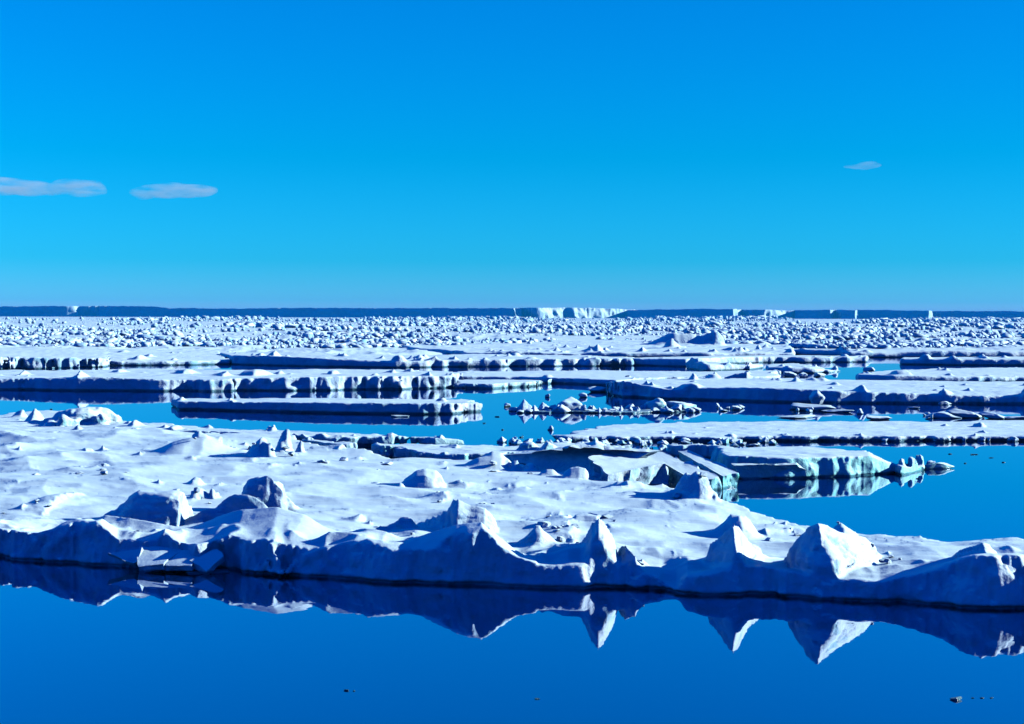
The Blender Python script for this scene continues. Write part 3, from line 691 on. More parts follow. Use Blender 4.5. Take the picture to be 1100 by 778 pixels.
protos = {}
for kind, cnt in (('chunk', 7), ('pyramid', 4), ('slab', 4), ('boulder', 4)):
    for i in range(cnt):
        P, Fc = rock_verts(kind, 11 * i + len(kind) * 100, 4)
        P[:, 2] = np.maximum(P[:, 2], -0.35)
        me = mesh_from('ice_' + ('block' if kind in ('chunk', 'slab') else kind), P, Fc, M_snow)
        mt = mesh_from('ice_' + ('block' if kind in ('chunk', 'slab') else kind), P, Fc, M_turq)
        protos.setdefault(kind, []).append((me, mt))
def block(px, py, wpx, hpx, kind='chunk', label=None, i=None, turq=False, rz=None, tilt=0.0, z=0.0, group=None, cat='ice block', yaw_depth=1.0, name=None):
    x, y = gnd(px, py, z)
    s = y / FPX
    lst = protos[kind]; me = lst[(rng.randint(len(lst)) if i is None else i % len(lst))][1 if turq else 0]
    nm = name or {'chunk': 'ice_block', 'slab': 'ice_slab', 'pyramid': 'ice_pinnacle', 'boulder': 'ice_boulder'}[kind]
    o = link(nm, me, None, (float(x), float(y), z))
    o.scale = (wpx * s, wpx * s * yaw_depth, hpx * s)
    o.rotation_euler = (0, tilt, rng.uniform(0, 6.28) if rz is None else rz)
    if cat == 'ice chunk': o.name = 'ice_chunk'
    tag(o, label, cat, group)
    return o

def prism(name, px4, base, thick, mat, label=None, cat='ice slab', rough=0.05, seed=0, parent=None, cell=0.12):
    """a tilted slab: corners of its upper face given as (photo x, photo y, height in m), thickness downwards"""
    C4 = []
    for (a, b, z) in px4:
        x, y = gnd(a, b, z); C4.append((float(x), float(y), z))
    C4 = np.array(C4)
    n = 26
    u, v = np.meshgrid(np.linspace(0, 1, n), np.linspace(0, 1, n), indexing='ij')
    top = ((1 - u) * (1 - v))[..., None] * C4[0] + (u * (1 - v))[..., None] * C4[1] + (u * v)[..., None] * C4[2] + ((1 - u) * v)[..., None] * C4[3]
    nrm = np.cross(C4[1] - C4[0], C4[3] - C4[0]); nrm /= np.linalg.norm(nrm)
    if nrm[2] < 0: nrm = -nrm
    ctr = C4.mean(0)
    def shell(layer):
        q = top - nrm * thick * layer
        return q
    Ls = 7
    G = np.stack([shell(l / (Ls - 1)) for l in range(Ls)], 2)   # n,n,L,3
    idx = -np.ones((n, n, Ls), int); pts = []; 
    bnd = np.zeros((n, n, Ls), bool); bnd[0] = bnd[-1] = True; bnd[:, 0] = bnd[:, -1] = True; bnd[:, :, 0] = bnd[:, :, -1] = True
    idx[bnd] = np.arange(bnd.sum()); pts = G[bnd]
    # round and roughen
    c3 = ctr - nrm * thick / 2
    g = pts
    e = np.minimum.reduce([np.minimum(u, 1 - u)[..., None] + 0 * G[..., 0], np.minimum(v, 1 - v)[..., None] + 0 * G[..., 0]])[bnd]
    k = fbm(g[:, 0] * 0.9 + seed, g[:, 1] * 0.9, g[:, 2] * 0.9, 4, 71)
    k2 = ridged(g[:, 0] * 0.8 + seed, g[:, 1] * 0.8, g[:, 2] * 0.8, 2, 73)
    dirv = g - c3; dirv /= np.linalg.norm(dirv, axis=1)[:, None]
    amp = np.where(e < 0.02, 3.5, 1.0)
    pts = g + dirv * (rough * amp * k + rough * np.where(e < .02, 2, 0.3) * k2)[:, None]
    F = []
    def addf(a):
        h, w = a.shape
        for i in range(h - 1):
            for j in range(w - 1): F.append((a[i, j], a[i + 1, j], a[i + 1, j + 1], a[i, j + 1]))
    addf(idx[:, :, 0]); addf(idx[:, ::-1, -1]); addf(idx[0].T[:, ::-1].T); addf(idx[-1]); addf(idx[:, 0]); addf(idx[:, -1])
    F = np.array(F)
    import bmesh
    cc = pts.mean(0) * (1, 1, 0)
    me = mesh_from(name, pts - cc, F, mat)
    bm = bmesh.new(); bm.from_mesh(me); bmesh.ops.recalc_face_normals(bm, faces=bm.faces); bm.to_mesh(me); bm.free()
    me.set_sharp_from_angle(angle=math.radians(38))
    o = link(name, me, parent, tuple(cc) if parent is None else tuple(cc - np.array(parent.location)))
    if label: tag(o, label, cat)
    return o

# tilted slabs jammed behind the near floe
prism('tilted_slab', [(545, 488, 1.0), (640, 479, 2.75), (708, 484, 2.45), (650, 517, 0.3)], 0, 1.0, M_snow,
      'large dark blue ice wedge rising behind the row of small boulders', rough=0.10, seed=3)
prism('tilted_slab', [(648, 498, 1.5), (713, 499, 1.6), (717, 519, 0.3), (650, 519, 0.3)], 0, 0.8, M_snow,
      'dark upright ice face directly under the broad tilted slab', rough=0.09, seed=4)
prism('tilted_slab', [(631, 491.5, 2.1), (688, 483, 2.3), (714, 497, 1.7), (655, 509.5, 1.3)], 0, 1.25, M_snow,
      'broad tilted slab with pale snowy top leaning on the dark ice wedge', rough=0.08, seed=5)
prism('tilted_slab', [(690, 484, 2.0), (713, 486.5, 1.9), (772, 512, 0.9), (746, 517, 0.7)], 0, 1.3, M_turq,
      'turquoise faced slab sloping down to the water right of the broad tilted slab', rough=0.09, seed=8)
prism('tilted_slab', [(730, 486, 1.9), (742, 486.5, 1.9), (792, 508, 1.0), (776, 511.5, 0.9)], 0, 1.2, M_turq,
      'long narrow ice bar slanting to the water left of the turquoise walled floe', rough=0.09, seed=9)
prism('tilted_slab', [(786, 498, 1.15), (858, 496, 1.25), (868, 511, 0.10), (800, 513, 0.08)], 0, 0.45, M_turq,
      'snowy ramp of ice with turquoise left side at the foot of the turquoise walled floe', rough=0.08, seed=12)
# plates heaved on to the edge of the near floe
plates = [([(116, 594, 0.75), (150, 590, 0.95), (146, 603, 0.45), (143, 604, 0.4)], 0.3), ([(149, 587, 1.0), (196, 589, 0.95), (176, 606, 0.45), (148, 609, 0.30)], 0.35),
          ([(172, 590, 0.9), (216, 595, 0.8), (206, 608, 0.4), (176, 608, 0.35)], 0.3), ([(126, 583, 1.1), (140, 573, 1.5), (165, 573, 1.45), (170, 583, 1.05)], 0.3),
          ([(204, 602, 0.6), (232, 592, 0.95), (238, 598, 0.75), (222, 612, 0.25)], 0.3)]
pl_lab = ['pale triangular ice plate leaning at the waterline, leftmost of the heaved plates', 'largest heaved ice plate standing over the dark water below the round block',
          'ice plate lying half behind the largest heaved plate', 'small pale plate sitting highest above the other heaved plates', 'rough edged ice plate at the right end of the heaved plates']
for i, (c, th) in enumerate(plates):
    prism('ice_plate', c, 0, th, M_snow, pl_lab[i], rough=0.035, seed=20 + i)
block(224, 614.5, 46, 2, 'slab', 'thin low shard of floating ice under the heaved plates', yaw_depth=0.5, rz=0.1)

# broken blocks lying on the near floe
def ground_z(x, y):
    us_, yf_, ts_, H_ = main_grid
    i = int(np.clip(np.searchsorted(us_, x / y), 1, len(us_) - 2)); j = int(np.clip(np.searchsorted(ts_, y - yf_[i]), 1, len(ts_) - 2))
    return float(H_[i, j])
def shard(seed):
    r = np.random.RandomState(seed)
    # a broken slab: prism over an irregular polygon, tilted on its side
    n = r.randint(4, 7); a = np.sort(np.arange(n) * 2 * math.pi / n + r.uniform(-.35, .35, n)); rad = r.uniform(.35, .6, n)
    th = r.uniform(.25, .6)
    lo = np.stack([rad * np.cos(a), rad * np.sin(a), np.full(n, -th / 2)], 1)
    up = lo * (r.uniform(.7, 1), r.uniform(.7, 1), 1) + (r.uniform(-.1, .1), r.uniform(-.1, .1), th) + r.uniform(-.06, .06, (n, 3))
    P = np.concatenate([lo, up, [lo.mean(0)], [up.mean(0) + (0, 0, .05)]])
    F = []
    for i in range(n):
        j = (i + 1) % n
        F += [(i, j, n + j), (i, n + j, n + i), (2 * n, j, i), (2 * n + 1, n + i, n + j)]
    e = Euler((r.uniform(-.8, .8), r.uniform(-.8, .8), r.uniform(0, 6)))
    P = P @ np.array(e.to_matrix()).T
    P[:, 2] -= P[:, 2].min() + 0.2 * np.ptp(P[:, 2])
    P /= np.ptp(P[:, 0]); P[:, 2] /= P[:, 2].max()
    return P, np.array(F)
def shard_mesh(seed, mat):
    import bmesh
    P, Fc = shard(seed)
    me = mesh_from('ice_shard', P, Fc, mat, smooth=False)
    bm = bmesh.new(); bm.from_mesh(me)
    bmesh.ops.recalc_face_normals(bm, faces=bm.faces)
    bmesh.ops.dissolve_limit(bm, angle_limit=0.15, verts=bm.verts, edges=bm.edges)
    bmesh.ops.bevel(bm, geom=bm.edges, offset=0.035, segments=2, affect='EDGES')
    bmesh.ops.triangulate(bm, faces=bm.faces)
    bmesh.ops.subdivide_edges(bm, edges=[e for e in bm.edges if e.calc_length() > .15], cuts=2, use_grid_fill=True)
    c = np.array([v.co[:] for v in bm.verts]); nn = fbm(c[:, 0] * 5 + seed, c[:, 1] * 5, c[:, 2] * 5, 3, 61)
    for v, k in zip(bm.verts, nn): v.co += v.co.normalized() * 0.03 * float(k)
    bm.to_mesh(me); bm.free()
    for p in me.polygons: p.use_smooth = True
    me.set_sharp_from_angle(angle=math.radians(30))
    return me
shards = [shard_mesh(s_, M_snow) for s_ in (41, 42, 44, 45, 47, 49, 52, 55)]
def put_shard(cx, cy, w):
    x, y = gnd(cx, cy, 1.0); x = float(x); y = float(y)
    z = ground_z(x, y); s_ = w * y / FPX
    if z < 0.3: return
    o = link('ice_shard', shards[rng.randint(len(shards))], None, (x, y, z - 0.10 * s_))
    o.scale = (s_, s_, s_ * rng.uniform(.25, .6)); o.rotation_euler = (rng.uniform(-.1, .1), rng.uniform(-.1, .1), rng.uniform(0, 6.28))
    tag(o, 'small broken ice block half sunk in the snow of the near floe', 'ice block', 'broken ice blocks lying on the near floe')
for cx, cy, sp, n_ in [(215, 535, 26, 7), (420, 572, 28, 7), (590, 578, 30, 9), (540, 500, 30, 8), (745, 535, 24, 6), (700, 608, 18, 7), (240, 486, 30, 7), (300, 488, 22, 6), (960, 605, 26, 5), (90, 512, 50, 6), (380, 505, 60, 7), (650, 560, 50, 6), (860, 575, 50, 5), (40, 550, 40, 5), (480, 545, 60, 5)]:
    for _ in range(n_):
        put_shard(cx + rng.normal() * sp * .6, cy + rng.normal() * 4, rng.gamma(2.5, 2.2) + 3)
# brash raft in the channel
floe('brash_raft', [(542, 443.5), (600, 444.5), (680, 444.5), (752, 442.5)], [(545, 440), (600, 439), (700, 438.5), (752, 440)], 0.25,
     'thin dark edged raft of frozen brash carrying many small white ice chunks', cat='ice raft', rough=1.0, lean=0, und=0.02, zmax=1.0)
G = 'small ice chunks piled on the brash raft'
block(563, 442, 16, 13, 'pyramid', 'pointed white ice pyramid at the left end of the brash raft', i=0, rz=.4)
block(583, 442, 14, 10, 'pyramid', 'second pointed chunk on the brash raft, just right of the white pyramid', i=1)
block(611, 442, 34, 15, 'chunk', 'biggest rounded white heap on the left half of the brash raft', i=2)
block(604, 443, 22, 9, 'chunk', 'knobbly chunk against the foot of the biggest white heap on the raft', i=3)
block(707, 441, 28, 14, 'boulder', 'tall pale turquoise block near the right end of the brash raft', i=1, turq=True)
block(732, 441, 32, 10, 'slab', 'long pale turquoise slab lying right of the tall turquoise block', i=1, turq=True, rz=.2)
for i in range(58):
    x = 552 + 196 * (i + rng.rand()) / 58
    block(x, rng.uniform(440.5, 444), rng.uniform(5, 12), rng.uniform(3, 8.5), rng.choice(['chunk', 'chunk', 'boulder', 'pyramid']), 'small jagged white ice chunk in the pile along the brash raft', group=G, cat='ice chunk')
# loose ice in the open water
block(1009, 503.5, 36, 7, 'chunk', 'small flat ice piece floating right of the turquoise walled floe', i=5, turq=True, yaw_depth=.5, rz=.2, name='ice_floe')
block(1000, 503, 10, 8, 'slab', 'upright white flake on the left of the small flat ice piece', i=2)
block(877, 432.5, 17, 14, 'boulder', 'round blue ball of ice on brash before the long shadowed wall', i=0, z=0.35)
for nm, x, y, w, h in [('flat white brash patch under the round blue ball', 872, 441, 48, 8), ('low brash strip left of the small pointed floe bit', 858, 449, 46, 3), ('low flat ice strip below the long shadowed wall, right of the blue ball', 900, 443, 34, 3),
                  ('small upright ice bit between two low ice strips', 923, 445, 8, 6), ('flat brash patch right of the small upright ice bit', 942, 451, 30, 5), ('thin white sliver close under the long shadowed wall', 981, 439, 14, 2), ('small white lump close under the long shadowed wall', 1015, 435, 16, 4),
                  ('low white mound at the left end of the right hand brash', 1010, 449, 44, 7), ('rough middle heap of the right hand brash', 1036, 449, 40, 10), ('large white heap at the right end of the right hand brash', 1066, 450, 30, 8), ('thin tail of ice trailing right from the right hand brash', 1090, 450, 30, 3)]:
    block(x, y, w, h, 'chunk', nm, yaw_depth=.6, rz=rng.uniform(-.3, .3), cat='brash ice', name='brash_ice')
for i in range(26):
    x, y = [(rng.uniform(984, 1090), rng.uniform(446, 450)), (rng.uniform(850, 900), rng.uniform(438, 443)), (rng.uniform(770, 800), rng.uniform(438, 444))][i % 3]
    block(x, y, rng.uniform(4, 11), rng.uniform(2, 6), 'chunk', 'tiny white ice bit among the brash in the right hand channel', group='ice bits in the right hand channel', cat='ice chunk')
block(588, 427, 6, 4, 'chunk', 'small lump of ice floating alone above the left half of the raft')
block(626, 427, 9, 5, 'boulder', 'small pinkish white lump floating above the middle of the raft')
block(641, 421, 24, 6, 'boulder', 'smooth low dome of ice afloat beside the lumpy left corner of the long shadowed floe', yaw_depth=.7)
block(545, 437, 14, 4, 'chunk', 'small dark floating bit left of the brash raft')
block(592, 462, 7, 5, 'chunk', 'small dark lump floating below the brash raft')
block(430, 448, 20, 2, 'slab', 'thin sliver of ice floating against the front of the long slab floe', yaw_depth=.4, rz=0)
for x, y, w, h in [(835, 402, 10, 5), (846, 405, 14, 6), (862, 405, 12, 5), (880, 405, 16, 5), (850, 402, 8, 3), (932, 399, 12, 5)]:
    block(x, y, w, h, 'chunk', 'white ice chunk on the far bank of the channel behind the long shadowed floe', group='ice chunks behind the long shadowed floe', cat='ice chunk')
for i in range(70):
    x = rng.uniform(535, 830); y = rng.uniform(475, 480) if x > 620 else rng.uniform(475, 478)
    block(x, y, rng.uniform(5, 13), rng.uniform(2.5, 7), rng.choice(['chunk', 'boulder', 'pyramid']), 'small blue white chunk in the band of rubble before the beaded snow strip', group='rubble before the beaded snow strip', cat='ice chunk', turq=rng.rand() < .4)
for i in range(60):
    x = rng.uniform(640, 1100); y = rng.uniform(472.5, 474.5)
    block(x, y, rng.uniform(4, 9), rng.uniform(2, 6), 'chunk', 'small ice lump in the bead row along the front of the flat snow strip', group='ice lumps along the beaded snow strip', cat='ice chunk')
specks = [(372, 742, 6, 1.5), (380, 742.5, 3, 1), (577, 751, 6, 1.2), (1027, 752, 14, 3.5), (1045, 750, 4, 1), (1055, 750, 5, 1), (1065, 750, 4, 1), (986, 514.5, 5, 1), (1020, 488, 5, 1), (1046, 488.5, 9, 1), (1037, 498, 3, 1), (1065, 492, 6, .8), (1078, 497, 4, 1), (560, 470, 5, 1.5), (534, 448, 6, 1),
          (210, 435, 4, 1), (55, 440, 3, 1), (240, 434, 4, 1), (520, 455, 4, 1), (540, 462, 3, 1)]
M_wet = ice_mat('wet_clear_ice', snow=(0.12, 0.2, 0.26), ice=(0.10, 0.2, 0.26))
for i, (x, y, w, h) in enumerate(specks):
    o = block(x, y, w, h, 'chunk', 'tiny floating ice speck on the open water', group='ice specks on the open water', cat='ice chunk', yaw_depth=.5, rz=0)
    if i != 3: 
        o.data = protos['chunk'][i % 7][0].copy(); o.data.materials[0] = M_wet
    else: o['label'] = 'white bit of floating ice in the foreground water at lower right'; del o['group']

# ================================================================== far rubble field
def lod_field():
    us = np.linspace(-0.47, 0.47, 1300)
    ys = 395 * (6300 / 395.0) ** np.linspace(0, 1, 280)
    U, Y = np.meshgrid(us, ys, indexing='ij'); X = U * Y
    q = Y / 600.0
    Z = 0.45 + 0.22 * fbm(X / 9, Y / 9, 0 * X, 3, 80) + 0.8 * np.maximum(ridged(X / 12, Y / 22, 0 * X, 3, 82) - 0.5, 0) + 0.6 * np.maximum(fbm(X / 60, Y / 90, 0 * X, 2, 84), 0)
    edge = sstep((Y - (np.interp(U, [-.1, 0.02], [405, 462]) + 8 * noise(X / 30, 0 * X, 0 * X, 85))) / 6)
    Z = Z * edge - 0.3 * (1 - edge)
    V = np.stack([X, Y, Z], -1).reshape(-1, 3)
    n, m = len(us), len(ys)
    a = np.arange(n * m).reshape(n, m)
    Fq = np.stack([a[:-1, :-1], a[1:, :-1], a[1:, 1:], a[:-1, 1:]], -1).reshape(-1, 4)
    me = mesh_from('pack_ice', V, Fq, M_far)
    tag(link('pack_ice', me), 'rough snow covered pack ice stretching to the horizon', 'pack ice', kind='stuff')
lod_field()
lowp = []
for k, sd_ in (('s', 61), ('s', 21), ('pyramid', 2), ('s', 22), ('s', 24), ('s', 26), ('s', 64), ('s', 28), ('s', 29), ('s', 30), ('s', 33), ('s', 35)):
    P, Fc = rock_verts(k, sd_, 1) if k != 's' else shard(sd_)
    P[:, 2] = np.maximum(P[:, 2], -0.3)
    lowp.append((P, Fc, mesh_from('ice_block', P, Fc, M_far, smooth=False)))
cand = []
for i in range(40000):
    py = 342.6 + 33 * rng.rand() ** 1.15
    px = rng.uniform(-60, 1160)
    if py > 372 and 500 < px < 850: continue
    if py > 374.5 and px < 250: continue
    if 362 < py < 379 and 596 < px < 690 and rng.rand() < .75: continue
    dens = fbm(px / 110.0, py / 2.2, 0.0, 3, 90)
    if rng.rand() > 0.62 + 1.5 * dens: continue
    rows = (py - 340) / 36
    sz = math.exp(1.5 * float(fbm(px / 90.0 + 7, py / 2.6, 3.3, 2, 93)))
    w = rng.gamma(0.8, 2.0) * (0.35 + 1.6 * rows) + 1.0
    w = min(w * sz, 20)
    h = w * rng.uniform(0.2, 0.8)
    h = min(h * 1.2, 8 * (0.45 + 0.55 * rows))
    cand.append((px, py, min(w, 15), min(h, 6)))
# pressure ridges: blocks heaped along crooked lines
for i in range(130):
    py0 = 343.5 + 31 * rng.rand(); px0 = rng.uniform(-80, 1120)
    if 362 < py0 and 500 < px0 < 850: continue
    x, y = gnd(px0, py0, .4); a = rng.uniform(0, math.pi); L_ = rng.uniform(25, 90) * (0.5 + float(y) / 1200)
    n_ = rng.randint(16, 46); big = rng.uniform(.7, 1.5) * (0.7 + float(y) / 2500)
    for k in range(n_):
        t = rng.uniform(-.5, .5); bend = math.sin(t * 5 + i) * L_ * .12
        xx = float(x) + math.cos(a) * t * L_ - math.sin(a) * bend + rng.normal() * 1.5; yy = float(y) + math.sin(a) * t * L_ + math.cos(a) * bend + rng.normal() * 2
        if yy < 440: continue
        q = Vector((xx, yy, .4)); qc = CM.inverted() @ q
        pxx = W0 / 2 + FPX * qc.x / -qc.z; pyy = H0 / 2 - FPX * qc.y / -qc.z
        if pyy > 373 or (pyy > 366 and 500 < pxx < 850): continue
        w_ = rng.gamma(3, .8) * big + .8; w_ *= (1.2 - abs(t)); w_ = min(w_, 9.5 * yy / FPX)
        cand.append((pxx, pyy, w_ * .85 * FPX / yy, w_ * rng.uniform(.25, .6) * FPX / yy))
cand.sort(key=lambda c: -c[2] * c[3])
near_c, rest = cand[:270], cand[270:]
for i, (px, py, w, h) in enumerate(near_c):
    P, Fc, me = lowp[rng.randint(len(lowp))]
    x, y = gnd(px, py, 0.4); s = float(y / FPX)
    o = link('ice_block', me, None, (float(x), float(y), 0.4))
    o.scale = (w * s, w * s * rng.uniform(.6, 1.1), h * s); o.rotation_euler = (0, 0, rng.uniform(0, 6.28))
    tag(o, 'angular snow dusted ice block standing in the far rubble field', 'ice block', 'large ice blocks in the far rubble field')
VV = []; FF = []; off = 0
for (px, py, w, h) in rest:
    P, Fc, _ = lowp[rng.randint(len(lowp))]
    x, y = gnd(px, py, 0.4); s = float(y / FPX)
    a = rng.uniform(0, 6.28); c, sn = math.cos(a), math.sin(a)
    q = P * (w * s, w * s * rng.uniform(.5, 1), h * s)
    VV.append(np.stack([q[:, 0] * c - q[:, 1] * sn + x, q[:, 0] * sn + q[:, 1] * c + y, q[:, 2] + 0.4], 1)); FF.append(Fc + off); off += len(P)
me = mesh_from('ice_rubble', np.concatenate(VV), np.concatenate(FF), M_far, smooth=False)
tag(link('ice_rubble', me), 'countless small ice blocks strewn over the far pack ice', 'ice rubble', kind='stuff')
print('RUBBLE', len(rest))

# ================================================================== tabular bergs on the horizon
def berg(segs, back, label, top):
    """segs: (photo x, distance in m, roughness); top: (photo x, photo y of the rim)"""
    sg = np.array(segs, float)
    rx, _ = ray(sg[:, 0], np.full(len(sg), 340.0))
    path = np.stack([rx * sg[:, 1], sg[:, 1]], 1)
    L = np.concatenate([[0], np.cumsum(np.linalg.norm(np.diff(path, axis=0), axis=1))])
    n = int(L[-1] / 5.0); s = np.linspace(0, L[-1], n)
    px = np.interp(s, L, path[:, 0]); py = np.interp(s, L, path[:, 1]); rf = np.interp(s, L, sg[:, 2])
    tp = np.array(top, float); scr = np.interp(s, L, sg[:, 0])
    zt = hgt(scr, np.interp(scr, tp[:, 0], tp[:, 1]), np.interp(s, L, sg[:, 1]))
    tx = np.gradient(px); ty = np.gradient(py); ln = np.hypot(tx, ty); nx, ny = ty / ln, -tx / ln
    rows = 14; V = []
    for k in range(rows):
        f = k / (rows - 1)
        z = -2 + f * (zt + 2 + 1.2 * noise(s / 45, 0 * s, 0 * s, 7) + 0.8 * noise(s / 14, 0 * s, 0 * s, 8))
        d = rf * (14 * noise(s / 38, 0 * s, 0 * s + f * .6, 5) + 9 * np.abs(noise(s / 90, 0 * s, 0 * s, 6)) + 5 * noise(s / 12, 0 * s, 0 * s + f * 2, 9)) + 2 * noise(s / 25, 0 * s + f * 3, 0 * s, 10) - 2 * f * (0.5 + 2 * rf)
        V.append(np.stack([px + nx * d, py + ny * d, z], 1))
    for dist, dz in ((25, 1.0), (120, 3.0), (back, 6.0)):
        V.append(np.stack([px + px / py * dist, py + dist, zt * 0 + V[rows - 1][:, 2] + dz * 0.2], 1))
    V.append(np.stack([px + px / py * back, py + back + 10, 0 * zt - 2], 1))
    A = np.stack(V, 0); m = A.shape[0]
    ids = np.arange(m * n).reshape(m, n)
    Fq = np.stack([ids[:-1, :-1], ids[:-1, 1:], ids[1:, 1:], ids[1:, :-1]], -1).reshape(-1, 4)
    c = A.reshape(-1, 3).mean(0) * (1, 1, 0)
    me = mesh_from('tabular_iceberg', A.reshape(-1, 3) - c, Fq, M_berg)
    tag(link('tabular_iceberg', me, None, tuple(c)), label, 'iceberg')
berg([(-260, 6500, .3), (72, 6300, .3), (80, 6310, .8), (84, 6330, 1.5), (112, 6280, 1.3), (118, 6270, .2), (330, 6120, .2), (560, 5960, .2)], 900,
     'long dark blue tabular iceberg on the left horizon, with pale scars near its left end', [(-260, 328.5), (0, 329.5), (30, 329), (160, 329), (185, 331), (260, 331.5), (300, 331), (560, 331)])
berg([(553, 5950, .8), (558, 6200, 1.6), (575, 6120, 1.6), (600, 6260, 1.8), (622, 6330, 1.8), (650, 6480, 1.6), (684, 6620, .8)], 900,
     'brightly lit fluted stretch of tabular iceberg just right of the horizon centre', [(553, 331), (600, 330.5), (640, 331), (684, 333)])
berg([(674, 6080, .2), (740, 6010, .2), (788, 5930, .2), (790, 6080, .8)], 700,
     'smooth dark blue tabular iceberg between the lit fluted stretch and the pale broken gap', [(674, 333), (750, 332), (790, 332)])
berg([(786, 6060, 1.2), (796, 6180, 1.4), (808, 6080, 1.0), (822, 6060, 1.2), (840, 6200, 1.6), (858, 6260, 1.0)], 600,
     'pale broken iceberg section, right of the smooth dark one', [(786, 332.5), (858, 333.5)])
berg([(854, 6060, .2), (892, 6010, .3), (897, 6110, 1.2), (905, 6010, .4), (919, 5980, .3), (921, 6100, .8)], 600,
     'short dark tabular iceberg with one pale notch, third from the right', [(854, 333), (921, 333)])
berg([(919, 6100, 1.0), (928, 6090, .4), (998, 5990, .2), (1000, 6120, 1.0)], 600,
     'medium dark tabular iceberg, second from the right on the horizon', [(919, 332.5), (998, 334)])
berg([(998, 6140, 1.2), (1012, 6080, .8), (1030, 6060, .2), (1180, 5930, .2), (1320, 5800, .2)], 700,
     'dark tabular iceberg reaching the right end of the horizon', [(998, 334), (1100, 334.5), (1320, 336)])

# ================================================================== water
me = bpy.data.meshes.new('water')
S = 30000
me.from_pydata([(-S, -S, 0), (S, -S, 0), (S, S, 0), (-S, S, 0)], [], [(0, 1, 2, 3)])
mw = bpy.data.materials.new('calm_polar_water')
nt, N, L = nodes_of(mw)
out = N('ShaderNodeOutputMaterial'); mx = N('ShaderNodeMixShader'); L(mx.outputs[0], out.inputs[0])
df_ = N('ShaderNodeBsdfDiffuse'); df_.inputs[0].default_value = WATER_BODY
gl = N('ShaderNodeBsdfGlossy'); gl.inputs['Color'].default_value = WATER_TINT; gl.inputs['Roughness'].default_value = 0.015
lw = N('ShaderNodeLayerWeight'); lw.inputs[0].default_value = 0.5
pw_ = N('ShaderNodeMath'); pw_.operation = 'POWER'; pw_.inputs[1].default_value = WATER_POW; L(lw.outputs['Facing'], pw_.inputs[0])
L(pw_.outputs[0], mx.inputs[0]); L(df_.outputs[0], mx.inputs[1]); L(gl.outputs[0], mx.inputs[2])
tc = N('ShaderNodeTexCoord'); nz = N('ShaderNodeTexNoise'); nz.inputs['Scale'].default_value = 1.3; nz.inputs['Detail'].default_value = 3
L(tc.outputs['Object'], nz.inputs['Vector'])
bp = N('ShaderNodeBump'); bp.inputs['Strength'].default_value = 0.25; bp.inputs['Distance'].default_value = 0.006; L(nz.outputs['Fac'], bp.inputs['Height'])
L(bp.outputs[0], gl.inputs['Normal'])
me.materials.append(mw)
tag(link('water', me), kind='structure')

# ================================================================== clear polar air: far ice fades to blue
mh = bpy.data.materials.new('polar_air'); nt, N, L = nodes_of(mh)
out = N('ShaderNodeOutputMaterial'); pv = N('ShaderNodeVolumePrincipled'); L(pv.outputs[0], out.inputs['Volume'])
pv.inputs['Color'].default_value = (0.01, 0.42, 1.0, 1); pv.inputs['Density'].default_value = HAZE_D
me = bpy.data.meshes.new('haze'); B = 30500.0; zt_ = 75.0
me.from_pydata([(x, y, z) for z in (-3.5, zt_) for x, y in ((-B, -B), (B, -B), (B, B), (-B, B))], [], [(3, 2, 1, 0), (4, 5, 6, 7), (0, 1, 5, 4), (1, 2, 6, 5), (2, 3, 7, 6), (3, 0, 4, 7)])
me.materials.append(mh); tag(link('haze', me), kind='stuff')

# ================================================================== clouds
mc = bpy.data.materials.new('thin_cloud')
nt, N, L = nodes_of(mc)
out = N('ShaderNodeOutputMaterial'); pv = N('ShaderNodeVolumePrincipled'); L(pv.outputs[0], out.inputs['Volume'])
pv.inputs['Color'].default_value = (0.95, 0.9, 0.95, 1)
tcc = N('ShaderNodeTexCoord'); mpc = N('ShaderNodeMapping'); mpc.inputs['Scale'].default_value = (1 / 260, 1 / 400, 1 / 60); L(tcc.outputs['Object'], mpc.inputs[0])
nzc = N('ShaderNodeTexNoise'); nzc.inputs['Scale'].default_value = 1; nzc.inputs['Detail'].default_value = 4; L(mpc.outputs[0], nzc.inputs['Vector'])
mrc = N('ShaderNodeMapRange'); L(nzc.outputs['Fac'], mrc.inputs[0])
for i_, v_ in enumerate((0.36, 0.66, 0.0, CLOUD_D * 2.0)): mrc.inputs[i_ + 1].default_value = v_
L(mrc.outputs[0], pv.inputs['Density']); pv.inputs['Anisotropy'].default_value = 0.0
def cloud(blobs, label):
    import bmesh
    D = 14000.0
    Vs = []; Fs = []; off = 0
    bm = bmesh.new()
    for (a, b, w, h) in blobs:
        x, y = gnd(a, b, 0)  # unused distance
        rx, rz = ray(a, b)
        s = D / FPX
        m = Matrix.Translation((float(rx) * D, D, HCAM + float(rz) * D)) @ Matrix.Diagonal((w / 2 * s, w / 2 * s * 0.8, h / 2 * s, 1))
        bmesh.ops.create_icosphere(bm, subdivisions=4, radius=1, matrix=m)
    me = bpy.data.meshes.new('cloud'); bm.to_mesh(me); bm.free()
    c = np.array([v.co[:] for v in me.vertices])
    c0 = c.mean(0)
    nn = fbm(c[:, 0] / 160, c[:, 1] / 160, c[:, 2] / 60, 3, 100)
    c[:, 2] += nn * 14; c[:, 0] += fbm(c[:, 0] / 200, c[:, 1] / 200, c[:, 2] / 80, 2, 103) * 40
    c -= c0
    me.vertices.foreach_set('co', c.astype(F32).ravel())
    me.materials.append(mc)
    for p in me.polygons: p.use_smooth = True
    o = link('cloud', me, None, tuple(c0))
    md = o.modifiers.new('merge', 'REMESH'); md.mode = 'VOXEL'; md.voxel_size = 9
    md2 = o.modifiers.new('soften', 'SMOOTH'); md2.iterations = 12; md2.factor = .6
    tag(o, label, 'cloud')
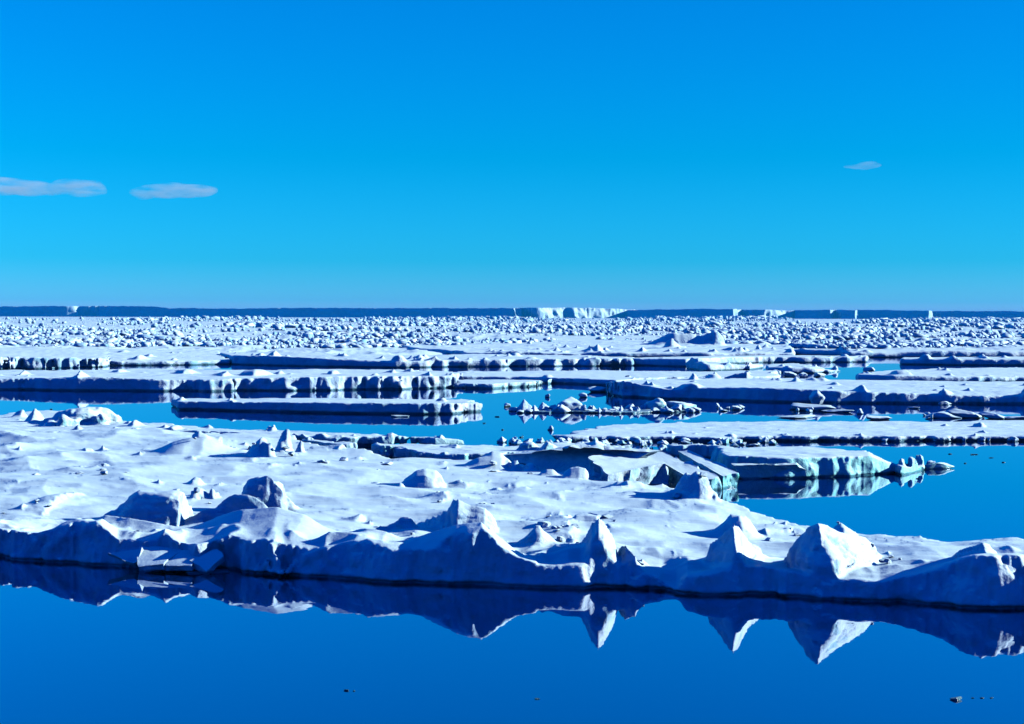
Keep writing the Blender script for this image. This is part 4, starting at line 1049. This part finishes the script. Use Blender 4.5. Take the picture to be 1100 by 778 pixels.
cloud([(-50, 198, 110, 16), (0, 200, 70, 20), (25, 202, 70, 17), (58, 204, 50, 13), (75, 201, 40, 18), (92, 203, 50, 18)], 'thin lavender cloud low in the sky at the left edge')
cloud([(155, 208, 36, 12), (180, 205, 56, 17), (205, 205, 60, 15)], 'separate thin lavender cloud, right of the one at the left edge')
cloud([(916, 180, 22, 4), (930, 178, 32, 7)], 'small faint cloud alone in the sky at the right')

# ------------------------------------------------------------------ sky, sun
def world():
    w = bpy.data.worlds.new('World'); scn.world = w; w.use_nodes = True
    nt = w.node_tree; nt.nodes.clear(); N = nt.nodes.new; L = nt.links.new
    out = N('ShaderNodeOutputWorld'); bg = N('ShaderNodeBackground')
    sky = N('ShaderNodeTexSky'); sky.sky_type = 'NISHITA'; sky.sun_disc = False
    sky.sun_elevation = SUN_EL; sky.sun_rotation = SUN_ROT
    sky.altitude = 0; sky.air_density = 1.0; sky.dust_density = 0.3; sky.ozone_density = 1.5
    tc = N('ShaderNodeTexCoord'); sp = N('ShaderNodeSeparateXYZ'); L(tc.outputs['Generated'], sp.inputs[0])
    rp = N('ShaderNodeValToRGB')
    mr = N('ShaderNodeMath'); mr.operation = 'SQRT'
    mx = N('ShaderNodeMath'); mx.operation = 'MAXIMUM'; mx.inputs[1].default_value = 0
    L(sp.outputs[2], mx.inputs[0]); L(mx.outputs[0], mr.inputs[0]); L(mr.outputs[0], rp.inputs[0])
    els = rp.color_ramp.elements
    for i, (p, c) in enumerate(SKY_RAMP):
        e = els[i] if i < 2 else els.new(p)
        e.position = p; e.color = (*c, 1)
    mul = N('ShaderNodeMix'); mul.data_type = 'RGBA'; mul.blend_type = 'MULTIPLY'; mul.inputs[0].default_value = 1
    L(sky.outputs[0], mul.inputs[6]); L(rp.outputs[0], mul.inputs[7])
    sc4 = N('ShaderNodeVectorMath'); sc4.operation = 'SCALE'
    # unseen sky behind the viewer, tinted deep blue to darken the shaded ice walls
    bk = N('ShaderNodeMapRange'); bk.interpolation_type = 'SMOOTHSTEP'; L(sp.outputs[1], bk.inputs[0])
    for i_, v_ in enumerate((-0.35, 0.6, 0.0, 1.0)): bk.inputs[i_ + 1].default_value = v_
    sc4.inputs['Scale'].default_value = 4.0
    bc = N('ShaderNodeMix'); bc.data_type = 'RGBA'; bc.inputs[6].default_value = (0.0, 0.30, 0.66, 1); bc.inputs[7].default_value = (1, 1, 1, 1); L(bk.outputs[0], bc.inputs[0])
    m2 = N('ShaderNodeMix'); m2.data_type = 'RGBA'; m2.blend_type = 'MULTIPLY'; m2.inputs[0].default_value = 1
    ax = N('ShaderNodeMapRange'); L(sp.outputs[0], ax.inputs[0])
    for i_, v_ in enumerate((-0.4, 0.7, 1.06, 0.72)): ax.inputs[i_ + 1].default_value = v_
    m3 = N('ShaderNodeVectorMath'); m3.operation = 'SCALE'; L(mul.outputs[2], m3.inputs[0]); L(ax.outputs[0], m3.inputs['Scale'])
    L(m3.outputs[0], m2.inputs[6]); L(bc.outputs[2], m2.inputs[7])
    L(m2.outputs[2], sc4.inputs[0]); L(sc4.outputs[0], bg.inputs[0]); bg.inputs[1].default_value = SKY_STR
    L(bg.outputs[0], out.inputs[0])
SUN_EL = math.radians(19); SUN_AZ = math.radians(5)   # azimuth: from +X towards +Y
SUN_ROT = math.pi / 2 - SUN_AZ
SKY_STR = 0.071
SKY_RAMP = [(0.0, (.18, .35, .85)), (0.05, (.16, .34, .82)), (0.10, (.06, .27, .70)), (0.196, (.012, .228, .53)), (0.334, (0, .216, .435)), (0.467, (0, .207, .475)), (0.55, (0, .20, .48)), (0.66, (0, .18, .50)), (1.0, (0, .15, .44))]
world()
sd = bpy.data.lights.new('sun', 'SUN'); sd.energy = 5.0; sd.angle = math.radians(0.5); sd.color = (0.93, 1.0, 0.94)
so = bpy.data.objects.new('sun', sd); col.objects.link(so)
sv = Vector((math.cos(SUN_AZ) * math.cos(SUN_EL), math.sin(SUN_AZ) * math.cos(SUN_EL), math.sin(SUN_EL)))
so.rotation_euler = sv.to_track_quat('Z', 'Y').to_euler()
so.location = (60, 20, 60)
vs = scn.view_settings
vs.view_transform = 'Standard'; vs.look = 'None'; vs.exposure = 0.60; vs.gamma = 1; vs.use_curve_mapping = False
scn.cycles.volume_bounces = 0; scn.cycles.max_bounces = 8; scn.cycles.diffuse_bounces = 0; scn.cycles.glossy_bounces = 3
scn.cycles.use_denoising = True
print('SCRIPT', round(time.time() - T0, 1))
